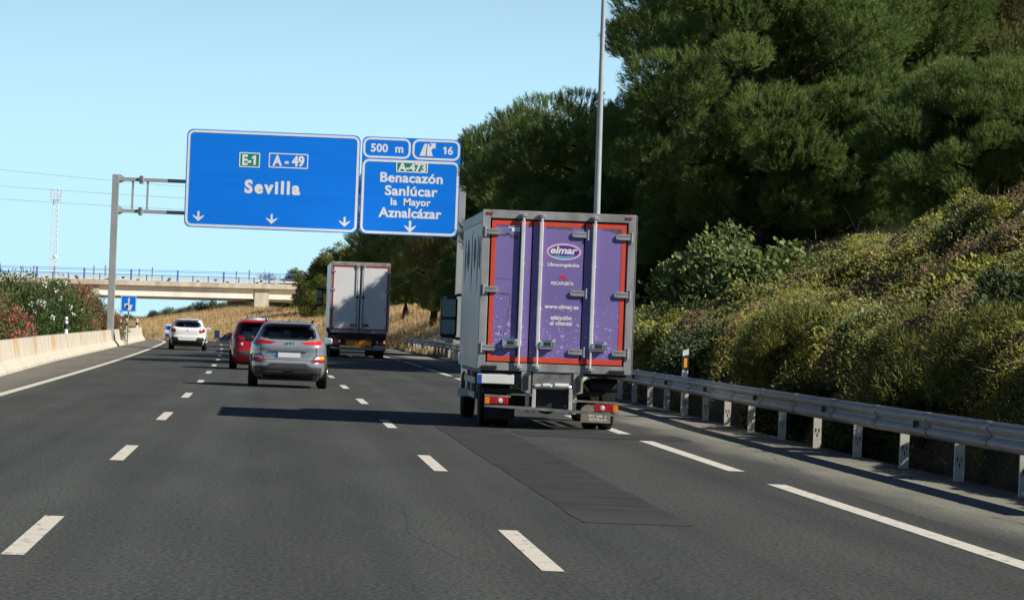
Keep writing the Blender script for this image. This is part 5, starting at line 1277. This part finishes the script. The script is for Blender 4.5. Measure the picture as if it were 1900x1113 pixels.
PINES = [pine_meshes(11, 12.5, 4.8, 1.6, 62), pine_meshes(12, 11.5, 5.2, 1.2, 64, skirt=.15), pine_meshes(13, 12.0, 4.6, 2.0, 60, m=M_NEEDLE2), pine_meshes(14, 6.5, 3.0, 0.7, 40, 230, 18)]
def hz(x, y): return float(height(x, y))
def pine(k, x, y, s, rz, label, dz=0.0, group='pines along the embankment'):
    return plant('pine_tree', label, 'tree', (x, y, hz(x, y) - .1 + dz), rz, s, *PINES[k], group=group)
PX = [
    (0, 16.3, 133, 1.0, 0.4, 'big pine just right of the lamp post, its top beyond the picture edge'),
    (1, 21.0, 138, 1.03, 1.9, 'wide pine at top centre of the pine mass, branches sweeping low over the bank'),
    (2, 26.6, 144, 1.1, 3.2, 'dull green pine with a dark trunk at the upper right edge'),
    (1, 32.0, 150, 1.2, 4.4, 'tall pine filling the upper right corner behind the dull pine'),
    (0, 24.0, 158, 1.15, 5.0, 'tall shaded pine behind the wide centre pine'),
    (1, 13.6, 163, .84, 0.9, 'shaded pine showing its crown tip beside the lamp post'),
    (1, 19.0, 152, 1.1, 2.6, 'deeply shaded pine in the gap between the lamp post and big pine'),
    (0, 12.8, 208, .92, 2.2, 'sunlit round crowned pine between the exit sign and the lamp post'),
    (1, 16.2, 206, .85, 0.2, 'shaded pine right behind the sunlit round crowned pine'),
    (2, 11.6, 226, 0.72, 1.2, 'dark leaning pine just right of the exit sign bottom corner'),
    (0, 11.2, 243, 0.92, 3.6, 'dark pine filling the gap between white trailer and gantry post'),
    (1, 10.8, 262, 0.95, 5.2, 'dark pine above the right edge of the white trailer'),
    (2, 9.6, 284, 0.9, 0.7, 'farthest dark pine overhanging behind the white trailer top'),
    (0, 15.5, 252, .85, 4.1, 'shaded pine deep behind the trailer side pines'),
]
for a in PX: pine(*a)
for a in [(3, 11.8, 143, .72, 0.3, 'low pine bush beside the right edge of the box truck roof'), (3, 15.0, 138, .75, 1.3, 'low pine sapling left of the fig bush'),
          (3, 19.6, 131, .85, 2.2, 'low bushy pine above the fig bush at mid bank'), (3, 21.4, 122, .9, 3.3, 'round low pine with visible dark trunk above the dry grass patch'), (3, 24.2, 122, .9, 4.3, 'round low pine at the right picture edge above the bank'),
          (3, 12.6, 172.5, 1.17, 4.8, 'young pine in the shade directly behind the lamp post foot'), (3, 10.9, 200, .85, 1.1, 'pale young pine beside the gantry post above the truck mirror'),
          (3, 16.6, 143, .95, 5.5, 'low pine in deep shade under the big pine'), (3, 19.8, 138, .95, 0.9, 'low pine in deep shade under the wide centre pine'), (3, 14.4, 153, .95, 2.9, 'low pine in deep shade right of the lamp post foot'),
          (3, 23.8, 166, 1.15, 3.9, 'low pine far back in the dark under the wide centre pine'), (3, 27.2, 176, 1.2, 0.5, 'low pine far back in the dark under the upper right pines'), (3, 19.6, 176, 1.15, 1.9, 'low pine far back in the dark right of the big pine trunk')]:
    pine(*a)

# --- leafy shrubs: clumps of leaves on a few stems
def shrub_meshes(seed, Rx, Ry, Hh, nl, nleaf, L, Wd, m, up=0.3, stems=9, base=0.1, lobe=(.28, .45), name='crown', upright=0.0, face=0.7):
    g = np.random.default_rng(seed); P, D = [], []; cs = []
    for i in range(nl):
        a = g.uniform(0, 2 * math.pi); f = math.sqrt(g.random()); z = base + (Hh - base) * g.uniform(.12, .88) * (1 - .55 * f ** 3)
        c = np.array([Rx * .8 * f * math.cos(a), Ry * .8 * f * math.sin(a), z]); r = g.uniform(*lobe) * min(Rx, Hh); cs.append(c)
        dv = sphere_dirs(nleaf, g, -.75); k = len(dv)
        P.append(c + dv * r * g.uniform(.45, 1.05, (k, 1)) * np.array([1, 1, .9])); D.append(unit(dv * (1 - upright) + g.normal(size=(k, 3)) * .5 + np.array([0, 0, up + upright])))
    P = np.concatenate(P); D = np.concatenate(D); ok = P[:, 2] > 0.02; P, D = P[ok], D[ok]
    V = leaf_verts(P, D, g.uniform(.7, 1.2, len(P)) * L, g.uniform(.8, 1.15, len(P)) * Wd, g, face)
    me = np_mesh(name, V, 4); me.materials.append(m)
    b = B()
    for c in cs[:stems]: b.tube([(c[0] * .12, c[1] * .12, -.3), (c[0] * .5, c[1] * .5, c[2] * .5), tuple(c)], [.04, .028, .008], 5)
    sm = bpy.data.meshes.new('stem'); bmesh.ops.recalc_face_normals(b.bm, faces=b.bm.faces); b.bm.to_mesh(sm); b.bm.free(); sm.materials.append(M_BARK)
    return sm, me, P
def flowers(P, seed, n, m, t, v):
    g = np.random.default_rng(seed); w = P @ v + g.normal(size=len(P)) * .5
    idx = g.choice(np.argsort(-w)[: n * 5], n, replace=False); c = P[idx] + v * .12
    for p in c:
        o = bpy.data.objects.new('flower', g.choice(FLOW[m.name])); COL.objects.link(o); o.parent = t; o.location = p
FLOW = {}
def flower_mesh(m, seed, r=.07):
    g = np.random.default_rng(seed); dv = unit(g.normal(size=(16, 3)) + np.array([0, -.2, .4]))
    me = np_mesh('flower', leaf_verts(dv * r * .5, dv, r, r * .8, g), 4); me.materials.append(m); FLOW.setdefault(m.name, []).append(me)
M_PINKF = mat('pink_petal', (0.62, 0.13, 0.17), 0.6, 0, 0.25, 4); M_WHITEF = mat('white_petal', (0.8, 0.8, 0.74), 0.6)
for q in range(4): flower_mesh(M_PINKF, 400 + q); flower_mesh(M_WHITEF, 500 + q, .07)
OLE = [shrub_meshes(31, 1.9, 2.6, 2.9, 46, 560, .15, .035, M_OLE, .5), shrub_meshes(32, 1.8, 2.6, 2.7, 44, 560, .15, .035, M_OLE2, .5), shrub_meshes(33, 1.7, 2.4, 2.4, 40, 560, .15, .035, M_OLE2, .45)]
for k, x, y, s, sz, rz_a, fl, nfl, label in [
        (2, -9.9, 137, .95, .98, .3, M_PINKF, 60, 'pink flowering oleander at the left picture edge, nearest behind the barrier'),
        (1, -10.9, 147, 1.0, 1.1, 1.1, M_PINKF, 40, 'pink oleander between the left edge one and the white flowering one'),
        (0, -10.3, 158, 1.12, 1.28, 2.2, M_WHITEF, 16, 'tall dark green oleander with white flowers behind the barrier'),
        (0, -9.9, 171, 1.0, 1.22, 4.0, M_WHITEF, 8, 'dark green oleander with few white flowers beside the nearest marker post'),
        (1, -9.9, 185, 1.05, 1.28, .6, M_PINKF, 55, 'olive leaved oleander with pink flowers just right of the nearest marker post'),
        (1, -9.9, 199, 1.05, 1.25, 2.0, M_PINKF, 60, 'pink flowering oleander midway between marker post and gantry post'),
        (2, -10.5, 212, 1.0, 1.30, 3.0, M_PINKF, 60, 'pink flowering oleander just left of the gantry post'),
        (2, -11.0, 224, 1.0, 1.05, 5.0, M_PINKF, 45, 'farthest pink oleander ending the hedge beside the gantry post')]:
    t = plant('oleander_bush', label, 'bush', (x, y, hz(x, y)), rz_a, (s, s, sz), OLE[k][0], OLE[k][1], 'oleanders behind the barrier', ('stem', 'foliage'))
    ca, sa = math.cos(-rz_a), math.sin(-rz_a); v = np.array([.45, -.75, .6]); v = np.array([v[0] * ca - v[1] * sa, v[0] * sa + v[1] * ca, v[2]])
    flowers(OLE[k][2], int(x * -100 + y), nfl, fl, t, v)

# --- broad trees by the bridge and bushes on the far hill
POPS = [shrub_meshes(51, 3.4, 3.4, 8.2, 60, 520, .34, .13, M_POP, .4, 14, .6, (.2, .32), face=1.4), shrub_meshes(52, 2.6, 2.8, 6.0, 46, 460, .32, .13, M_POP, .4, 12, .5, (.24, .38), face=1.4), shrub_meshes(53, 2.4, 2.4, 5.0, 34, 130, .26, .07, M_DRYL, .4, 30, .8, (.22, .36))]
for k, x, y, s, a, label in [
        (0, 6.3, 372, .88, .2, 'tall green broadleaf tree between bridge end and white trailer'),
        (1, 4.7, 384, .95, 1.4, 'green broadleaf tree hiding the right end of the bridge railing'),
        (1, 4.3, 352, .72, 2.4, 'low light green tree at the left foot of the white trailer'),
        (0, 8.4, 396, .80, 3.5, 'green tree crown showing just above the white trailer roof'),
        (1, 2.4, 447, .55, 5.1, 'shaded green tree right of the bridge pier under the deck'),
        (0, 11.4, 384, .80, 4.4, 'pale green tree behind the trailer roof below the exit sign')]:
    plant('broadleaf_tree', label, 'tree', (x, y, hz(x, y) - .1), a, s, POPS[k][0], POPS[k][1], 'broadleaf trees at the bridge end')
plant('dry_tree', 'thin brownish tree standing above the bridge railing left of the green trees', 'tree', (-0.5, 452, 2.0), .5, 1.08, POPS[2][0], POPS[2][1])
plant('dry_tree', 'small sparse brownish tree further left above the bridge railing', 'tree', (-2.8, 456, 2.4), 2.5, .72, POPS[2][0], POPS[2][1])
plant('broadleaf_tree', 'dark green tree behind the bridge railing beside the brownish tree', 'tree', (2.6, 450, 1.2), 1.5, 1.1, POPS[1][0], POPS[1][1], 'broadleaf trees at the bridge end')
HB = [shrub_meshes(61, 2.6, 2.6, 3.0, 30, 300, .30, .09, M_OLIVE, .3, 8, .0, (.3, .5)), shrub_meshes(62, 2.2, 2.2, 2.4, 26, 300, .30, .09, M_OLIVE, .3, 8, .0, (.3, .5))]
hb_lab = ['first grey green bush from the gantry post, on the dry hill', 'second grey green bush from the gantry post, on the dry hill', 'third grey green bush from the gantry post, on the dry hill', 'fourth grey green bush from the gantry post, on the dry hill',
          'grey green bush on the hilltop above the white hatchback', 'grey green bush right of the hilltop one above the white hatchback', 'grey green bush on the hill midway between white hatchback and bridge pier', 'grey green bush under the deck two bushes left of the pier',
          'grey green bush under the deck next left of the bridge pier', 'grey green bush half hidden behind the bridge pier']
for i, (px, Yb, s) in enumerate([(212, 440, .52), (238, 425, .5), (262, 445, .5), (290, 425, .5), (318, 440, .6), (345, 425, .6), (372, 440, .68), (402, 428, .62), (432, 442, .66), (462, 446, .66)]):
    X = (px - 503) / FPX * Yb; Zb = hz(X, Yb)
    plant('hill_bush', hb_lab[i], 'bush', (X, Yb, Zb - .2), i * 1.3, s, HB[i % 2][0], HB[i % 2][1], 'bushes on the dry hill', ('stem', 'foliage'))

# --- things on the embankment
def cover_mat():
    m = leaf_mat('bramble_leaf', (0.13, 0.155, 0.045), (0.175, 0.20, 0.06), (0.26, 0.25, 0.12), 0.9, 0.3, 0.6, trans=.3)
    n = m.node_tree.nodes; l = m.node_tree.links
    sc_ = [q for q in n if q.type == 'VECT_MATH'][0]; src = sc_.inputs[0].links[0].from_socket
    tc = n.new('ShaderNodeTexCoord')
    def lay(src, seed, scale, a, b_, col):
        mp = n.new('ShaderNodeMapping'); mp.inputs['Location'].default_value = (seed, seed, seed); l.new(tc.outputs['Object'], mp.inputs[0])
        no = n.new('ShaderNodeTexNoise'); no.inputs['Scale'].default_value = scale; no.inputs['Detail'].default_value = 5; no.inputs['Roughness'].default_value = .65; l.new(mp.outputs[0], no.inputs['Vector'])
        mr = n.new('ShaderNodeMapRange'); mr.inputs['From Min'].default_value = a; mr.inputs['From Max'].default_value = b_; l.new(no.outputs['Fac'], mr.inputs['Value'])
        mx = n.new('ShaderNodeMix'); mx.data_type = 'RGBA'; l.new(mr.outputs[0], mx.inputs['Factor']); l.new(src, mx.inputs['A']); mx.inputs['B'].default_value = (*col, 1); return mx.outputs['Result']
    c = lay(src, 31.0, .55, .50, .58, (0.075, 0.105, 0.035))
    c = lay(c, 3.0, .36, .50, .58, (0.24, 0.25, 0.045))
    c = lay(c, 11.0, .34, .53, .59, (0.20, 0.135, 0.085))
    c = lay(c, 23.0, .7, .57, .65, (0.30, 0.27, 0.05))
    l.new(c, sc_.inputs[0]); return m
M_COVER = cover_mat()

FIG = shrub_meshes(71, 2.3, 2.6, 2.3, 34, 240, .19, .15, M_FIG, .1, 12, .1, (.26, .4))
plant('fig_bush', 'broad fig bush with large pale leaves below the dark pines', 'bush', (13.8, 117, hz(13.8, 117) + .1), .3, 1.1, FIG[0], FIG[1], None, ('stem', 'foliage'))
BRM = shrub_meshes(72, 1.0, 1.1, 1.5, 44, 620, .13, .016, M_BROOM, .7, 20, .1, (.22, .42), upright=.15, face=0.5)
DSH = shrub_meshes(73, 1.3, 1.5, 1.5, 30, 420, .10, .05, M_DSHRUB, .3, 12, .05, (.3, .48))
for x, y, s, label in [(9.8, 73.5, 1.05, 'bright yellow green broom bush right of the amber delineator post'), (10.2, 61, 0.9, 'olive broom bush standing at mid bank toward the right'),
                       (9.4, 55.5, 1.0, 'yellow green broom bush low at the right picture edge'), (9.9, 53.4, .95, 'broom bush cut by the right picture edge')]:
    plant('broom_bush', label, 'bush', (x, y, hz(x, y) - .1), x * 3, s, BRM[0], BRM[1], 'broom bushes on the bank', ('stem', 'foliage'))
for x, y, s, label in [(9.9, 88, .9, 'dark shrub behind the amber delineator post'), (9.3, 68, .75, 'dark shrub right of the bright broom bush'), (11.4, 57.5, 1.0, 'dark round shrub high at the right picture edge'), (9.2, 58.5, .7, 'dark shrub low behind the guard rail toward the right'), (11.6, 108, 1.0, 'dark shrub below the fig bush')]:
    plant('dark_shrub', label, 'bush', (x, y, hz(x, y) - .15), x * 5, s, DSH[0], DSH[1], 'dark shrubs on the bank', ('stem', 'foliage'))
BRB = [shrub_meshes(75, 1.5, 1.7, 1.35, 34, 420, .12, .075, M_COVER, .3, 8, .0, (.28, .48)), shrub_meshes(76, 1.2, 1.5, 1.1, 28, 420, .12, .075, M_COVER, .3, 8, .0, (.28, .5))]
for i, (x, y, s, label) in enumerate([(12.0, 66, .9, 'bramble bush high on the bank right of the bright broom bush'), (13.5, 74, .8, 'bramble bush on the bank crest at the right picture edge'), (15.2, 83, .8, 'bramble bush on the bank crest below the upper right pines'), (16.8, 92, .8, 'bramble bush on the crest right of the dry grass patch'),
        (18.0, 101, .8, 'bramble bush on the crest beside the dead branches'), (12.8, 96, 1.0, 'bramble bush at mid bank below the dry grass patch'), (11.2, 92, .9, 'bramble bush low on the bank behind the amber delineator'), (13.2, 106, 1.0, 'bramble bush just right of the fig bush'),
        (10.6, 100, .9, 'bramble bush low on the bank near the truck edge'), (12.2, 84, .8, 'bramble bush in the middle of the bank'), (11.3, 116, 1.0, 'bramble bush left of the fig bush beside the truck'), (14.6, 97, .8, 'bramble bush on the upper bank left of the dead branches')]):
    plant('bramble_bush', label, 'bush', (x, y, hz(x, y) - .15), i * 1.7, s, BRB[i % 2][0], BRB[i % 2][1], 'bramble bushes on the bank', ('stem', 'foliage'))
WEED = shrub_meshes(74, .22, .25, .34, 14, 60, .05, .02, M_DSHRUB, .6, 8, .0, (.25, .45), upright=.3)
for x, y, s, label in [(8.45, 43.2, 1.0, 'small weed under the guard rail left of the nearest post'), (8.5, 42.2, .8, 'smaller weed beside the nearest guard rail post'), (8.42, 44.4, .6, 'tiny weed behind the second nearest guard rail post')]:
    plant('weed', label, 'weed', (x, y, hz(x, y)), x, s, WEED[0], WEED[1], None, ('stem', 'foliage'))
b_ = B()
for p in [[(19.4, 121, 4.3), (18.95, 120.6, 5.1), (18.7, 120.4, 5.6)], [(18.5, 122, 4.2), (18.1, 121.7, 5.0), (17.75, 121.5, 5.6), (17.6, 121.4, 5.8)], [(18.1, 121.7, 5.0), (18.2, 121.6, 5.4)]]: b_.tube(p, [.03, .02] + [.01] * (len(p) - 2), 5)
tag(b_.done('dead_branch', M_TWIG), 'bare dead branches sticking up from the dry grass patch', 'branch')

# --- ground cover of brambles on the bank (uncountable)
def cover(n, seed):
    g = np.random.default_rng(seed)
    # more leaves where the bank is near
    y = 36 + (205 - 36) * g.random(n * 3) ** 1.55
    s = np.where(g.random(n * 3) < .12, g.uniform(.25, 2.0, n * 3), g.uniform(-0.05, 13.0, n * 3)); x = rail_x(y) + 0.15 + s
    dens = vnoise(x * .9, y * .7, 21) * .6 + vnoise(x * 2.3, y * 1.9, 22) * .4
    keep = g.random(n * 3) < np.clip(.5 + 2.2 * (dens - .36), .12, 1) * (s > .95 + .5 * (vnoise(y * .5, 3.3, 23) - .3)) * (np.hypot((x - 18.6) / 1.5, (y - 123) / 3.2) > 1)
    x, y, s = x[keep][:n], y[keep][:n], s[keep][:n]; n = len(x)
    lump = vnoise(x / 1.5, y / 1.8, 24) ** 1.2 * .55 + vnoise(x / .5, y / .6, 25) * .30 + vnoise(x / .22, y / .25, 27) * .12
    foot = sstep(.8, 1.3, s) * (1 - sstep(2.0, 4.5, s)) * (.12 + .75 * vnoise(y / 3.1, x * .4, 26))
    top = height(x, y) + .12 + lump * sstep(-.1, 1.6, s) * (1 - .45 * sstep(8, 11, s)) + foot
    z = top - g.random(n) ** 2 * (.32 + .9 * foot)
    D = unit(g.normal(size=(n, 3)) + np.array([-.1, -.3, .25]))
    L = (.040 + .00042 * y) * g.uniform(.6, 1.35, n)
    return np.stack([x, y, z], 1), D, L
P, D, L = cover(1000000, 81)
me = np_mesh('bramble_cover', leaf_verts(P, D, L, L * .70, rng, 1.7), 4); me.materials.append(M_COVER)
tag(link_mesh('bramble_cover', me), kind='stuff')
# dead stems along the foot of the bank and among the brambles
g = np.random.default_rng(82); n = 22000
y = 38 + 120 * g.random(n) ** 1.6; s = np.where(g.random(n) < .72, np.abs(g.normal(size=n)) * 1.6 + .9, g.uniform(3, 13, n)); x = rail_x(y) + .15 + s
ok = vnoise(x * .6, y * .35, 83) > .48; x, y, s = x[ok], y[ok], s[ok]; n = len(x)
z = height(x, y) + .15 + g.random(n) * .75 * sstep(0, 1.5, s)
me = np_mesh('dead_stems', blade_verts(np.stack([x, y, z], 1), unit(g.normal(size=(n, 3)) + np.array([-.3, 0, .5])), g.uniform(.15, .5, n), .012), 3)
me.materials.append(leaf_mat('dead_stem', (0.16, 0.115, 0.075), (0.24, 0.18, 0.12), None, 1, .4, trans=0)); tag(link_mesh('dead_stems', me), kind='stuff')
# dry grass: far hill and slope beside the trailer, and a patch on top of the near bank
def grass(name, x, y, hmin, hmax, wid, m, g):
    n = len(x); z = height(x, y)
    me = np_mesh(name, blade_verts(np.stack([x, y, z], 1), unit(g.normal(size=(n, 3)) * .35 + np.array([0, 0, 1])), g.uniform(hmin, hmax, n), wid), 3); me.materials.append(m)
    return tag(link_mesh(name, me), kind='stuff')
M_DRYG = leaf_mat('dry_grass_blade', (0.44, 0.31, 0.15), (0.60, 0.45, 0.24), (0.30, 0.21, 0.11), .3, .3, .9, trans=.2)
g = np.random.default_rng(91); n = 90000
y = g.uniform(205, 420, n); x = cx_(y) + 9.5 + g.uniform(0, 26, n) ** 1.0
grass('dry_grass', x, y, .25, .6, .035, M_DRYG, g)
n = 9000; a = g.uniform(0, 2 * math.pi, n); r = np.sqrt(g.random(n)) * 1.5
grass('dry_grass_patch', 18.6 + r * np.cos(a) * 1.0, 123 + r * np.sin(a) * 2.2, .35, .8, .02, M_DRYG, g)
n = 30000; y = g.uniform(60, 300, n); x = bar_x(y) - .8 - np.abs(g.normal(size=n)) * 2.5
grass('median_grass', x, y, .1, .4, .02, M_DRYG, g)
